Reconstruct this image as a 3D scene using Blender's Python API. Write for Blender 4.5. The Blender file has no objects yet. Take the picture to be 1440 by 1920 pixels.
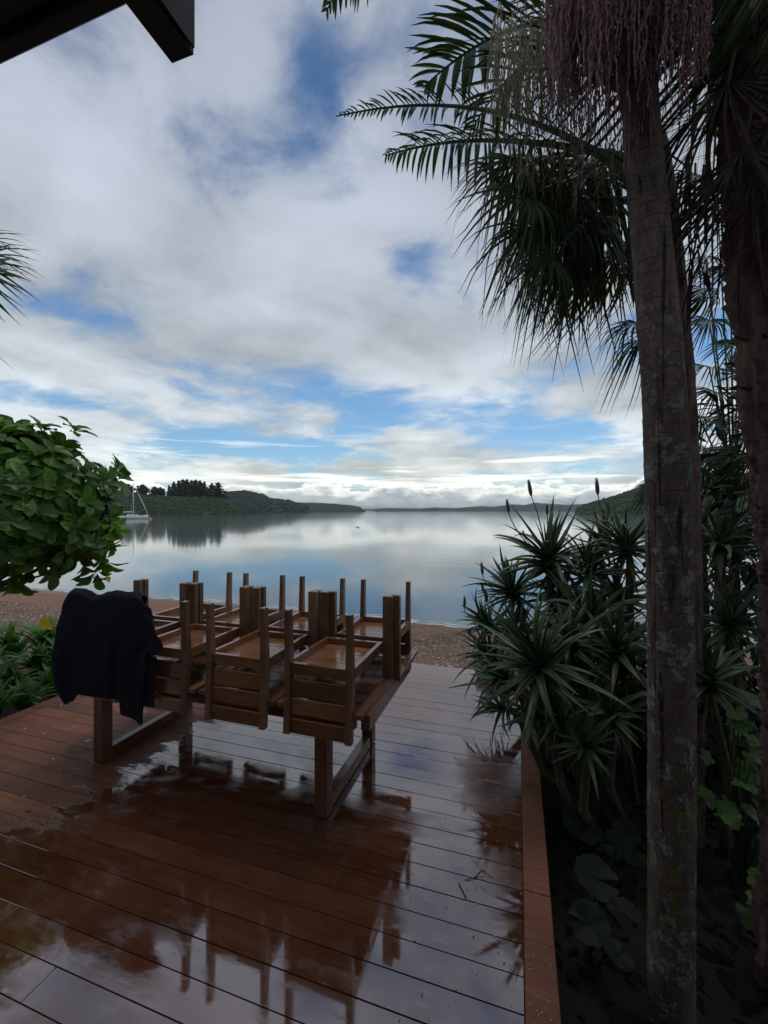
import bpy, math, random
import numpy as np
from mathutils import Vector, Matrix, noise as mnoise

random.seed(7)
rnd = random.uniform
S = bpy.context.scene
COL = S.collection
PI = math.pi
R = math.radians

# ------------------------------------------------------------------ camera
YAW = R(17.66)
CAM = Vector((0, 0, 2.0))
FOC = 790.0                                # focal length in photo pixels (1440 x 1920)
cam_d = bpy.data.cameras.new('camera')
cam_d.sensor_fit = 'VERTICAL'
cam_d.sensor_height = 36
cam_d.lens = 36 * FOC / 1920
cam_d.clip_start = 0.02
cam_d.clip_end = 30000
cam_d.shift_y = -2 / 1920.0
cam = bpy.data.objects.new('camera', cam_d)
COL.objects.link(cam)
cam.location = CAM
cam.rotation_euler = (R(90), 0, YAW)
S.camera = cam
FW = Vector((-math.sin(YAW), math.cos(YAW), 0))
RT = Vector((math.cos(YAW), math.sin(YAW), 0))
UP = Vector((0, 0, 1))


def at(px, py, d):
    """point of the place seen at a photo pixel, d metres ahead"""
    return CAM + d * (FW + (px - 720) / FOC * RT + (958 - py) / FOC * UP)


# ------------------------------------------------------------------ world, sun, exposure
S.view_settings.view_transform = 'Standard'
S.view_settings.look = 'None'
S.view_settings.exposure = 0.48
S.view_settings.gamma = 1
S.view_settings.use_curve_mapping = False
SUN_EL, SUN_AZ = R(74), R(20)              # azimuth from +Y towards +X
W = bpy.data.worlds.new('World')
S.world = W
W.use_nodes = True


class NT:
    """tiny node-tree writer"""
    def __init__(s, tree):
        s.t = tree
        tree.nodes.clear()

    def n(s, typ, **kw):
        nd = s.t.nodes.new(typ)
        for k, v in kw.items():
            setattr(nd, k, v)
        return nd

    def put(s, sock, v):
        if v is None:
            return
        if isinstance(v, bpy.types.NodeSocket):
            s.t.links.new(v, sock)
        else:
            sock.default_value = v

    def m(s, op, a, b=None, c=None, clamp=False):
        nd = s.n('ShaderNodeMath', operation=op, use_clamp=clamp)
        s.put(nd.inputs[0], a)
        s.put(nd.inputs[1], b)
        s.put(nd.inputs[2], c)
        return nd.outputs[0]

    def vm(s, op, a, b=None):
        nd = s.n('ShaderNodeVectorMath', operation=op)
        s.put(nd.inputs[0], a)
        s.put(nd.inputs[1], b)
        return nd.outputs[0]

    def noise(s, vec, scale, detail=4, rough=.5, dist=0.0):
        nd = s.n('ShaderNodeTexNoise')
        s.put(nd.inputs['Vector'], vec)
        nd.inputs['Scale'].default_value = scale
        nd.inputs['Detail'].default_value = detail
        nd.inputs['Roughness'].default_value = rough
        nd.inputs['Distortion'].default_value = dist
        return nd.outputs['Fac']

    def ramp(s, fac, stops, interp='LINEAR'):
        nd = s.n('ShaderNodeValToRGB')
        cr = nd.color_ramp
        cr.interpolation = interp
        while len(cr.elements) < len(stops):
            cr.elements.new(0.5)
        for e, (p, c) in zip(cr.elements, stops):
            e.position = p
            if isinstance(c, (int, float)):
                c = (c, c, c)
            e.color = (c[0], c[1], c[2], 1)
        s.put(nd.inputs[0], fac)
        return nd.outputs[0]

    def smooth(s, v, lo, hi, a=0.0, b=1.0):
        nd = s.n('ShaderNodeMapRange', interpolation_type='SMOOTHSTEP')
        s.put(nd.inputs[0], v)
        nd.inputs[1].default_value = lo
        nd.inputs[2].default_value = hi
        nd.inputs[3].default_value = a
        nd.inputs[4].default_value = b
        return nd.outputs[0]

    def mix(s, f, a, b, blend='MIX'):
        nd = s.n('ShaderNodeMix', data_type='RGBA', blend_type=blend)
        s.put(nd.inputs[0], f)
        s.put(nd.inputs[6], a if isinstance(a, bpy.types.NodeSocket) else (*a, 1))
        s.put(nd.inputs[7], b if isinstance(b, bpy.types.NodeSocket) else (*b, 1))
        return nd.outputs[2]

    def xyz(s, x, y, z):
        nd = s.n('ShaderNodeCombineXYZ')
        s.put(nd.inputs[0], x)
        s.put(nd.inputs[1], y)
        s.put(nd.inputs[2], z)
        return nd.outputs[0]


def build_sky():
    T = NT(W.node_tree)
    out = T.n('ShaderNodeOutputWorld')
    bg = T.n('ShaderNodeBackground')
    bg.inputs['Strength'].default_value = 0.1
    T.t.links.new(bg.outputs[0], out.inputs[0])
    sky = T.n('ShaderNodeTexSky', sky_type='NISHITA')
    sky.sun_disc = False
    sky.sun_elevation = SUN_EL
    sky.sun_rotation = SUN_AZ
    sky.altitude = 0
    sky.air_density = 1.0
    sky.dust_density = 0.5
    sky.ozone_density = 2.0
    tc = T.n('ShaderNodeTexCoord')
    d = T.vm('NORMALIZE', tc.outputs['Generated'])
    sp = T.n('ShaderNodeSeparateXYZ')
    T.put(sp.inputs[0], d)
    x, y, z = sp.outputs
    el = T.m('ARCSINE', z)                                  # radians
    az = T.m('ARCTAN2', x, y)
    zc = T.m('ADD', T.m('MAXIMUM', z, 0.0), 0.16)
    px = T.m('DIVIDE', x, zc)
    py = T.m('DIVIDE', y, zc)
    P = T.xyz(px, py, 3.7)
    # broken cloud sheet: big shapes, ragged edges
    warp = T.noise(P, 1.3, 3, .5)
    Pw = T.vm('ADD', P, T.xyz(T.m('MULTIPLY', warp, .45), T.m('MULTIPLY', warp, .3), 0.0))
    big = T.noise(Pw, 0.85, 9, .58)
    fine = T.noise(Pw, 3.0, 8, .64)
    dens = T.m('ADD', T.m('MULTIPLY', big, .78), T.m('MULTIPLY', fine, .22))
    # openings in the sheet, at their azimuth / elevation in the place
    gaps = [(90, 742, 150, 26, .12), (690, 760, 70, 30, .09), (450, 838, 110, 20, .10), (1075, 804, 90, 12, .11), (610, 715, 40, 22, .05),
            (583, 165, 66, 130, .105), (385, 320, 85, 105, .090), (480, 250, 120, 60, .03), (790, 510, 85, 60, .055), (130, 585, 110, 26, .08), (130, 365, 90, 18, .04),
            (1340, 800, 120, 22, .12)]
    for gx, gy, sx, sy, amp in gaps:
        v = (at(gx, gy, 1) - CAM).normalized()
        a0, e0 = math.atan2(v.x, v.y), math.asin(v.z)
        c2 = v.x * FW.x + v.y * FW.y
        h = math.hypot(v.x, v.y)
        sa = sx / FOC * (c2 / h) ** 2 if h else 1
        se = sy / FOC * c2 ** 2
        u = T.m('DIVIDE', T.m('SUBTRACT', az, a0), sa)
        w = T.m('DIVIDE', T.m('SUBTRACT', el, e0), se)
        r2 = T.m('ADD', T.m('MULTIPLY', u, u), T.m('MULTIPLY', w, w))
        g = T.m('MULTIPLY', T.m('EXPONENT', T.m('MULTIPLY', r2, -0.7)), amp)
        dens = T.m('SUBTRACT', dens, g)
    cover = T.smooth(dens, .385, .515)
    # brightness of the cloud, by how deep the sheet is and by height above the horizon
    bright = T.noise(Pw, 1.5, 6, .55)
    bright = T.m('ADD', T.m('MULTIPLY', bright, .65), T.m('MULTIPLY', T.noise(T.vm('ADD', P, (5, 9, 1)), .7, 4, .5), .5))
    for gx, gy, sx, sy, amp in ((620, 430, 170, 120, .13), (80, 260, 170, 150, .07), (480, 690, 240, 50, -.05), (330, 560, 120, 60, .04)):
        v = (at(gx, gy, 1) - CAM).normalized()
        h = math.hypot(v.x, v.y)
        c2 = v.x * FW.x + v.y * FW.y
        u = T.m('DIVIDE', T.m('SUBTRACT', az, math.atan2(v.x, v.y)), sx / FOC * (c2 / h) ** 2)
        w = T.m('DIVIDE', T.m('SUBTRACT', el, math.asin(v.z)), sy / FOC * c2 ** 2)
        r2 = T.m('ADD', T.m('MULTIPLY', u, u), T.m('MULTIPLY', w, w))
        bright = T.m('MULTIPLY_ADD', T.m('EXPONENT', T.m('MULTIPLY', r2, -0.7)), amp, bright)
    elr = T.m('DIVIDE', el, R(60))
    lum = T.ramp(elr, [(0, (4.6, 5.0, 5.1)), (.08, (6.0, 6.4, 6.3)), (.16, (5.2, 5.7, 6.0)), (.30, (4.4, 4.9, 5.4)),
                       (.55, (3.4, 3.75, 4.35)), (1.0, (2.5, 2.8, 3.5))])
    fac = T.ramp(bright, [(.32, .46), (.48, .70), (.62, 1.02), (.78, 1.30)])
    cloud = T.mix(1.0, lum, fac, 'MULTIPLY')
    # low bank of cumulus on the horizon with lit tops
    q = T.xyz(T.m('MULTIPLY', az, 7.0), T.m('MULTIPLY', el, 17.0), 1.3)
    lump = T.noise(q, 1.9, 7, .58)
    top = T.m('ADD', T.m('MULTIPLY', lump, .11), .003)
    bank = T.smooth(T.m('SUBTRACT', top, el), -.004, .006)
    edge = T.smooth(T.m('SUBTRACT', top, el), 0.0, .03)
    shade = T.noise(q, 3.6, 6, .6)
    bankc = T.mix(edge, (9.0, 9.2, 8.6), T.ramp(shade, [(.3, (2.6, 3.1, 3.4)), (.62, (4.6, 5.0, 5.1))]))
    # thin bright streaks just above it
    qs = T.xyz(T.m('MULTIPLY', az, 3.0), T.m('MULTIPLY', el, 46.0), 7.7)
    st = T.smooth(T.noise(qs, 1.1, 5, .55), .52, .66)
    stw = T.m('MULTIPLY', st, T.smooth(el, R(12), R(4.5)))
    blue = T.mix(1.0, sky.outputs[0], T.ramp(elr, [(0, (.66, .84, .94)), (.3, (.58, .78, .88)), (.7, (.30, .45, .56)), (1, (.26, .40, .5))]), 'MULTIPLY')
    col = T.mix(cover, blue, cloud)
    col = T.mix(stw, col, (8.4, 8.6, 8.0))
    col = T.mix(bank, col, bankc)
    T.put(bg.inputs['Color'], col)


build_sky()
sun_d = bpy.data.lights.new('sun', 'SUN')
sun_d.energy = 0.6
sun_d.angle = R(36)
sun_d.color = (1.0, .95, .86)
sun = bpy.data.objects.new('sun', sun_d)
COL.objects.link(sun)
sdir = Vector((math.sin(SUN_AZ) * math.cos(SUN_EL), math.cos(SUN_AZ) * math.cos(SUN_EL), math.sin(SUN_EL)))
sun.rotation_euler = (-sdir).to_track_quat('-Z', 'Y').to_euler()
sun.location = (0, 0, 30)

# ------------------------------------------------------------------ helpers


class MB:
    """collects faces; build() links them as ONE mesh object"""
    def __init__(s):
        s.v, s.f = [], []

    def add(s, vs, fs):
        o = len(s.v)
        s.v += [tuple(p) for p in vs]
        s.f += [tuple(i + o for i in f) for f in fs]

    def box(s, a, b, bev=0.0):
        (x0, y0, z0), (x1, y1, z1) = a, b
        e = min(bev, .45 * min(abs(x1 - x0), abs(y1 - y0), abs(z1 - z0)))
        if e <= 0:
            s.add([(x0, y0, z0), (x1, y0, z0), (x1, y1, z0), (x0, y1, z0), (x0, y0, z1), (x1, y0, z1), (x1, y1, z1), (x0, y1, z1)],
                  [(0, 3, 2, 1), (4, 5, 6, 7), (0, 1, 5, 4), (1, 2, 6, 5), (2, 3, 7, 6), (3, 0, 4, 7)])
            return
        rings = []
        for zz, k in ((z0, e), (z0 + e, 0), (z1 - e, 0), (z1, e)):
            rings.append([(x0 + k, y0 + k, zz), (x1 - k, y0 + k, zz), (x1 - k, y1 - k, zz), (x0 + k, y1 - k, zz)])
        vs = sum(rings, [])
        fs = [(3, 2, 1, 0), (12, 13, 14, 15)]
        for r in range(3):
            for i in range(4):
                j = (i + 1) % 4
                fs.append((r * 4 + i, r * 4 + j, r * 4 + 4 + j, r * 4 + 4 + i))
        s.add(vs, fs)

    def beam(s, p, q, w, h, up=UP):
        """square bar from p to q, w across, h along up"""
        p, q = Vector(p), Vector(q)
        d = (q - p).normalized()
        sd = d.cross(up).normalized()
        u = sd.cross(d).normalized()
        vs = []
        for c in (p, q):
            for a, b in ((-1, -1), (1, -1), (1, 1), (-1, 1)):
                vs.append(c + sd * (a * w / 2) + u * (b * h / 2))
        s.add(vs, [(0, 1, 2, 3), (7, 6, 5, 4), (0, 4, 5, 1), (1, 5, 6, 2), (2, 6, 7, 3), (3, 7, 4, 0)])

    def tube(s, pts, rad, n=6, cap=True):
        pts = [Vector(p) for p in pts]
        if not isinstance(rad, (list, tuple)):
            rad = [rad] * len(pts)
        o = len(s.v)
        ref = None
        for i, p in enumerate(pts):
            t = (pts[min(i + 1, len(pts) - 1)] - pts[max(i - 1, 0)])
            t = t.normalized() if t.length > 1e-9 else UP
            if ref is None:
                ref = t.orthogonal().normalized()
            a = (ref - t * ref.dot(t))
            a = a.normalized() if a.length > 1e-6 else t.orthogonal().normalized()
            ref = a
            b = t.cross(a)
            for k in range(n):
                an = 2 * PI * k / n
                s.v.append(tuple(p + (a * math.cos(an) + b * math.sin(an)) * rad[i]))
        for i in range(len(pts) - 1):
            for k in range(n):
                k2 = (k + 1) % n
                s.f.append((o + i * n + k, o + i * n + k2, o + (i + 1) * n + k2, o + (i + 1) * n + k))
        if cap:
            s.f.append(tuple(o + k for k in reversed(range(n))))
            s.f.append(tuple(o + (len(pts) - 1) * n + k for k in range(n)))

    def grid(s, rows, closed=False):
        """rows of equal length lists of points"""
        o = len(s.v)
        n = len(rows[0])
        for r in rows:
            s.v += [tuple(p) for p in r]
        for i in range(len(rows) - 1):
            for k in range(n if closed else n - 1):
                k2 = (k + 1) % n
                s.f.append((o + i * n + k, o + i * n + k2, o + (i + 1) * n + k2, o + (i + 1) * n + k))

    def mesh(s, name, mat, smooth=False):
        me = bpy.data.meshes.new(name)
        me.from_pydata(s.v, [], s.f)
        if mat:
            me.materials.append(mat)
        if smooth:
            me.polygons.foreach_set('use_smooth', [True] * len(me.polygons))
        me.update()
        return me

    def build(s, name, mat, parent=None, smooth=False, loc=None):
        o = bpy.data.objects.new(name, s.mesh(name, mat, smooth))
        COL.objects.link(o)
        if loc is not None:
            o.location = loc
        if parent:
            o.parent = parent
        return o


def link(name, me, parent=None, mat4=None):
    o = bpy.data.objects.new(name, me)
    COL.objects.link(o)
    if parent:
        o.parent = parent
    if mat4 is not None:
        o.matrix_local = mat4
    return o


def tag(o, label=None, cat=None, group=None, kind=None):
    if label:
        o['label'] = label
    if cat:
        o['category'] = cat
    if group:
        o['group'] = group
    if kind:
        o['kind'] = kind
    return o


def empty(name, loc=(0, 0, 0), rz=0):
    o = bpy.data.objects.new(name, None)
    COL.objects.link(o)
    o.location = loc
    o.rotation_euler = (0, 0, rz)
    o.empty_display_size = .1
    return o


def copy_tree(o, parent=None):
    c = o.copy()
    COL.objects.link(c)
    c.parent = parent
    for ch in list(o.children):
        copy_tree(ch, c)
    return c


def sub(o, root_loc):
    """parent-space conversion for parts drawn in world coordinates"""
    return o


def part(mb, name, mat, root, smooth=False):
    """part whose vertices were drawn in world space, hung under a root Empty that stands at root.location (no rotation)"""
    o = mb.build(name, mat, root, smooth)
    o.matrix_local = Matrix.Translation(-Vector(root.location))
    return o


def material(name, rough=.5, spec=.5):
    m = bpy.data.materials.new(name)
    m.use_nodes = True
    T = NT(m.node_tree)
    out = T.n('ShaderNodeOutputMaterial')
    b = T.n('ShaderNodeBsdfPrincipled')
    T.t.links.new(b.outputs[0], out.inputs[0])
    b.inputs['Roughness'].default_value = rough
    b.inputs['Specular IOR Level'].default_value = spec
    return m, T, b


def bump(T, b, h, strength, dist=.01):
    nd = T.n('ShaderNodeBump')
    nd.inputs['Strength'].default_value = strength
    nd.inputs['Distance'].default_value = dist
    T.put(nd.inputs['Height'], h)
    T.t.links.new(nd.outputs[0], b.inputs['Normal'])


def simple(name, c1, c2, scale=6, rough=.5, spec=.5, detail=4, bstr=0.0, bscale=None, bdist=.01, rand=.0, trans=0.0, coord='Object', stretch=(1, 1, 1)):
    m, T, b = material(name, rough, spec)
    tc = T.n('ShaderNodeTexCoord')
    vec = T.vm('MULTIPLY', tc.outputs[coord], stretch)
    n = T.noise(vec, scale, detail, .6)
    c = T.ramp(n, [(.3, c1), (.7, c2)])
    if rand:
        oi = T.n('ShaderNodeObjectInfo')
        k = T.m('MULTIPLY_ADD', oi.outputs['Random'], 2 * rand, 1 - rand)
        nd = T.n('ShaderNodeMix', data_type='RGBA', blend_type='MULTIPLY')
        nd.inputs[0].default_value = 1
        T.put(nd.inputs[6], c)
        T.put(nd.inputs[7], T.xyz(k, k, k))
        c = nd.outputs[2]
    T.put(b.inputs['Base Color'], c)
    if bstr:
        bump(T, b, T.noise(vec, bscale or scale * 4, 5, .6), bstr, bdist)
    if trans:
        # leaf: some light passes through the blade
        tr = T.n('ShaderNodeBsdfTranslucent')
        T.put(tr.inputs[0], T.mix(1.0, c, (1.5, 1.6, .6), 'MULTIPLY'))
        mx = T.n('ShaderNodeMixShader')
        mx.inputs[0].default_value = trans
        T.t.links.new(b.outputs[0], mx.inputs[1])
        T.t.links.new(tr.outputs[0], mx.inputs[2])
        out = [n_ for n_ in T.t.nodes if n_.type == 'OUTPUT_MATERIAL'][0]
        T.t.links.new(mx.outputs[0], out.inputs[0])
    return m


M = {}
PITCH = .1442                              # deck board spacing
DX0, DX1, DY1 = -4.74, .16, 5.40           # deck edges


def wood_mat(name, dark, light, rough=(.12, .4), along='x', damp=.5):
    m, T, b = material(name)
    tc = T.n('ShaderNodeTexCoord')
    oi = T.n('ShaderNodeObjectInfo')
    off = T.m('MULTIPLY', oi.outputs['Random'], 37.0)
    p = T.vm('ADD', tc.outputs['Object'], T.xyz(off, off, off))
    st = {'x': (1.2, 22, 22), 'y': (22, 1.2, 22), 'z': (22, 22, 1.2)}[along]
    g = T.noise(T.vm('MULTIPLY', p, st), 2.0, 6, .65, .6)
    blot = T.noise(p, 3.0, 4, .6)
    f = T.m('ADD', T.m('MULTIPLY', g, .6), T.m('MULTIPLY', blot, .45))
    c = T.ramp(f, [(.32, dark), (.68, light)])
    k = T.m('MULTIPLY_ADD', oi.outputs['Random'], .5, .75)
    c = T.mix(1.0, c, T.xyz(k, k, k), 'MULTIPLY')
    T.put(b.inputs['Base Color'], c)
    wet = T.smooth(T.noise(p, 5.0, 3, .5), .38, .62)
    T.put(b.inputs['Roughness'], T.m('MULTIPLY_ADD', wet, rough[0] - rough[1], rough[1]))
    bump(T, b, g, .18, .004)
    return m


def make_materials():
    # deck: stained hardwood under a film of rain water with drier islands
    m, T, b = material('wet_deck')
    tc = T.n('ShaderNodeTexCoord')
    geo = T.n('ShaderNodeNewGeometry')
    oi = T.n('ShaderNodeObjectInfo')
    P = geo.outputs['Position']
    off = T.m('MULTIPLY', oi.outputs['Random'], 50.0)
    p = T.vm('ADD', P, T.xyz(off, 0.0, off))
    g = T.noise(T.vm('MULTIPLY', p, (1.0, 26, 5)), 2.2, 6, .65, .5)
    blot = T.noise(p, 1.7, 5, .6)
    f = T.m('ADD', T.m('MULTIPLY', g, .5), T.m('MULTIPLY', blot, .5))
    c = T.ramp(f, [(.3, (.075, .025, .013)), (.5, (.15, .054, .026)), (.7, (.24, .098, .046))])
    k = T.m('MULTIPLY_ADD', oi.outputs['Random'], .45, .75)
    c = T.mix(1.0, c, T.xyz(k, k, k), 'MULTIPLY')
    dirt = T.smooth(T.noise(P, 2.4, 7, .7), .56, .72)
    c = T.mix(T.m('MULTIPLY', dirt, .55), c, (.03, .018, .010))
    pud = T.noise(T.vm('MULTIPLY', P, (1.0, 1.5, 1)), 1.15, 6, .62, .3)
    sp = T.n('ShaderNodeSeparateXYZ')
    T.put(sp.inputs[0], P)
    jag = T.m('MULTIPLY_ADD', T.noise(T.vm('MULTIPLY', P, (1.0, 2.2, 1)), 3.2, 7, .68), 1.5, -.75)
    # boards that have drained: the bay's far side of the deck, away from the drip line
    dry = T.m('MULTIPLY', T.smooth(T.m('ADD', sp.outputs[0], jag), -2.78, -2.92), T.smooth(T.m('ADD', sp.outputs[1], jag), 1.72, 1.86))
    edge = T.smooth(sp.outputs[0], DX1 - .136, DX1 - .132)
    dry = T.m('MAXIMUM', dry, edge)
    film = T.smooth(T.noise(T.vm('MULTIPLY', P, (1.3, 3.0, 1)), 4.5, 6, .65), .47, .68)
    wet = T.m('MULTIPLY', T.smooth(pud, .37, .52), T.m('SUBTRACT', 1.0, T.m('MULTIPLY', dry, .97)))
    spot = T.smooth(T.noise(T.vm('MULTIPLY', P, (1, 1.6, 1)), 7.5, 4, .6), .66, .68)
    wet = T.m('MAXIMUM', wet, T.m('MULTIPLY', spot, T.m('SUBTRACT', 1.0, edge)))
    T.put(b.inputs['Roughness'], T.m('MULTIPLY_ADD', film, .13, T.m('MULTIPLY_ADD', wet, T.m('MULTIPLY_ADD', dry, -.40, -.17), T.m('MULTIPLY_ADD', dry, .40, .21))))
    spl = T.m('MULTIPLY_ADD', wet, T.m('MULTIPLY_ADD', dry, .70, .25), T.m('MULTIPLY_ADD', dry, -.65, .75))
    T.put(b.inputs['Specular IOR Level'], spl)
    # soaked timber is darker than drained timber
    kk = T.m('MULTIPLY_ADD', dry, .40, .75)
    c = T.mix(1.0, c, T.xyz(kk, kk, kk), 'MULTIPLY')
    T.put(b.inputs['Base Color'], c)
    b.inputs['IOR'].default_value = 2.0
    hgt = T.m('ADD', T.m('MULTIPLY', T.m('MULTIPLY', g, T.m('SUBTRACT', 1.08, wet)), .8), T.m('MULTIPLY', T.noise(P, 3.0, 2, .4), .5))
    bump(T, b, hgt, .10, .004)
    M['deck'] = m
    M['chair'] = wood_mat('chair_wood', (.080, .040, .022), (.23, .128, .074), (.10, .34), 'z')
    M['chair_x'] = wood_mat('chair_slat_wood', (.085, .036, .018), (.27, .120, .055), (.04, .2), 'x')
    M['table'] = wood_mat('table_wood', (.06, .025, .013), (.18, .075, .036), (.06, .28), 'x')
    M['table_leg'] = wood_mat('table_leg_wood', (.07, .027, .016), (.17, .068, .038), (.15, .4), 'z')
    M['endgrain'] = simple('end_grain', (.20, .15, .11), (.36, .29, .22), 30, .6)
    M['dark_timber'] = simple('dark_painted_timber', (.008, .003, .007), (.020, .010, .018), 9, .5, stretch=(1, 8, 8))
    M['wallp'] = simple('wall_bounce_paint', (.42, .39, .34), (.52, .48, .42), 4, .6)  # pale tone invented for the unseen wall so it bounces light forward
    M['cloth'] = simple('navy_cotton', (.010, .011, .018), (.019, .020, .030), 90, .92, .12, bstr=.25, bscale=260, bdist=.002)
    M['soil'] = simple('dark_soil', (.010, .007, .005), (.030, .022, .016), 14, .9, .1, bstr=.8, bscale=40, bdist=.03)

    # ground sheet: garden soil near, red-brown sand, gravel, wet strand by the water
    m, T, b = material('ground')
    geo = T.n('ShaderNodeNewGeometry')
    P = geo.outputs['Position']
    sp = T.n('ShaderNodeSeparateXYZ')
    T.put(sp.inputs[0], P)
    n1 = T.noise(P, .8, 5, .6)
    n2 = T.noise(P, 9.0, 6, .65)
    n3 = T.noise(P, 60.0, 4, .7)
    sand = T.ramp(n2, [(.3, (.16, .075, .036)), (.7, (.28, .14, .072))])
    grav = T.ramp(n3, [(.3, (.075, .043, .028)), (.55, (.18, .105, .068)), (.75, (.33, .23, .165))])
    gx = T.smooth(T.m('ADD', sp.outputs[0], T.m('MULTIPLY_ADD', n1, 2.0, -1.0)), -3.4, -1.2)
    gy = T.smooth(T.m('ADD', sp.outputs[1], T.m('MULTIPLY_ADD', n1, 1.6, -.8)), 7.2, 6.0)
    c = T.mix(T.m('MAXIMUM', gx, gy), sand, grav)
    wetf = T.smooth(T.m('ADD', sp.outputs[1], T.m('MULTIPLY_ADD', n1, .8, -.4)), 8.9, 9.6)
    c = T.mix(T.m('MULTIPLY', wetf, .55), c, (.05, .028, .016))
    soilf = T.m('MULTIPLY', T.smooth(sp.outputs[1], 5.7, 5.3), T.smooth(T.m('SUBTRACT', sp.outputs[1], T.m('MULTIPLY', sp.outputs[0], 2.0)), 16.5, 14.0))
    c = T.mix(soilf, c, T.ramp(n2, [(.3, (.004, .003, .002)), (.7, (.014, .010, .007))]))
    T.put(b.inputs['Base Color'], c)
    T.put(b.inputs['Roughness'], T.m('MULTIPLY_ADD', wetf, -.45, .85))
    bump(T, b, T.m('ADD', n3, n2), .7, .02)
    M['ground'] = m

    # calm bay
    m, T, b = material('bay_water', .06, .5)
    geo = T.n('ShaderNodeNewGeometry')
    P = geo.outputs['Position']
    b.inputs['Base Color'].default_value = (.085, .115, .125, 1)
    b.inputs['IOR'].default_value = 1.333
    w1 = T.noise(T.vm('MULTIPLY', P, (.35, 1.5, 1)), 1.1, 4, .55, .4)
    w2 = T.noise(T.vm('MULTIPLY', P, (.045, .20, 1)), 1.0, 3, .5, .6)
    w3 = T.noise(T.vm('MULTIPLY', P, (2.5, 7.0, 1)), 1.0, 3, .5)
    sp = T.n('ShaderNodeSeparateXYZ')
    T.put(sp.inputs[0], P)
    near = T.smooth(sp.outputs[1], 16.0, 9.8)
    hh = T.m('ADD', T.m('MULTIPLY', w1, .35), T.m('MULTIPLY', w2, 1.3))
    hh = T.m('ADD', hh, T.m('MULTIPLY', T.m('MULTIPLY', w3, near), .5))
    bump(T, b, hh, .10, .06)
    M['water'] = m
    M['foam'] = simple('foam', (.35, .37, .38), (.62, .63, .62), 40, .5)

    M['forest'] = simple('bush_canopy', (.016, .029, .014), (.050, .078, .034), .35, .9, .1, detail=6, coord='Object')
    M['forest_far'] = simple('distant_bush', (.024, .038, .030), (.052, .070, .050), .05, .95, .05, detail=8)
    M['pine'] = simple('pine_needles', (.016, .030, .018), (.046, .066, .034), 1.2, .9, .1)
    M['clay'] = simple('clay_bank', (.20, .10, .05), (.34, .19, .10), .8, .9, .1)
    M['leaf'] = simple('glossy_leaf', (.048, .130, .018), (.130, .265, .040), 7, .42, .35, rand=.5, trans=.30)
    M['leaf_yellow'] = simple('yellowed_leaf', (.55, .34, .03), (.70, .48, .06), 8, .45, .4, trans=.35)
    M['lily'] = simple('strap_leaf', (.040, .125, .022), (.115, .26, .052), 5, .42, .4, rand=.4, trans=.25)
    M['aloe'] = simple('aloe_leaf', (.028, .058, .022), (.066, .110, .042), 5, .40, .4, rand=.45)
    M['aloe_dead'] = simple('withered_aloe_leaf', (.06, .04, .022), (.15, .10, .055), 8, .8, .15, rand=.4)
    M['aloe_stem'] = simple('aloe_stem', (.05, .05, .03), (.12, .11, .07), 12, .8, .2, bstr=.5)
    M['bud'] = simple('aloe_flower_bud', (.060, .062, .060), (.13, .125, .115), 60, .55, bstr=.8, bscale=160, bdist=.004)
    M['fan'] = simple('fan_palm_leaf', (.015, .030, .010), (.044, .070, .020), 3, .38, .45, rand=.35, trans=.18)
    M['fan_tan'] = simple('browning_palm_leaf', (.05, .055, .016), (.16, .11, .03), 3, .45, .3, rand=.3, trans=.2)
    M['feather'] = simple('feather_palm_leaf', (.018, .042, .014), (.055, .090, .025), 3, .34, .45, rand=.3, trans=.25)
    M['dry'] = simple('dead_frond', (.020, .015, .011), (.062, .046, .034), 6, .85, .15, rand=.3)
    M['strand_purple'] = simple('flower_strand_purple', (.12, .065, .075), (.34, .20, .21), 40, .8, .2)
    M['strand_pale'] = simple('fruit_strand_pale', (.14, .12, .07), (.34, .30, .19), 40, .75, .2)
    M['litter'] = simple('rotting_leaf', (.008, .006, .004), (.024, .017, .012), 6, .9, .1)
    M['branch'] = simple('grey_branch', (.035, .028, .022), (.09, .075, .06), 16, .8, .2, bstr=.5)
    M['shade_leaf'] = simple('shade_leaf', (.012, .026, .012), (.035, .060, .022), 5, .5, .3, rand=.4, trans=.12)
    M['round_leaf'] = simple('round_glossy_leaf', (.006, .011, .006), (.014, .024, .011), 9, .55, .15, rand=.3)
    M['vine_leaf'] = simple('lobed_leaf', (.045, .10, .025), (.10, .19, .045), 9, .5, .4, rand=.4, trans=.3)
    M['hull'] = simple('white_gelcoat', (.62, .64, .64), (.78, .79, .78), 2, .35)
    M['mast'] = simple('aluminium_spar', (.55, .57, .58), (.68, .69, .70), 4, .4)
    M['sailc'] = simple('furled_sailcloth', (.62, .62, .58), (.75, .74, .70), 6, .8)
    M['cabin_glass'] = simple('cabin_window', (.01, .012, .015), (.02, .022, .025), 3, .15)
    M['orange'] = simple('orange_float', (.45, .14, .03), (.60, .22, .05), 3, .5)
    M['blackfloat'] = simple('dark_float', (.010, .010, .012), (.025, .024, .024), 6, .5)
    M['stone'] = simple('grey_rock', (.05, .052, .052), (.16, .165, .16), 6, .8, .2, bstr=.6, bscale=22, bdist=.02)
    M['pebble'] = simple('pebble', (.085, .050, .034), (.24, .155, .105), .9, .7, .3, detail=2)
    M['shell'] = simple('broken_shell', (.40, .36, .31), (.66, .62, .56), 2, .6)
    M['petal'] = simple('fallen_petal', (.30, .22, .14), (.50, .40, .28), 9, .7)
    M['twig'] = simple('twig', (.02, .014, .01), (.05, .035, .025), 9, .8)

    # ringed palm trunk with lichen, moss low down
    m, T, b = material('ringed_trunk', .85, .2)
    tc = T.n('ShaderNodeTexCoord')
    P = tc.outputs['Object']
    sp = T.n('ShaderNodeSeparateXYZ')
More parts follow.
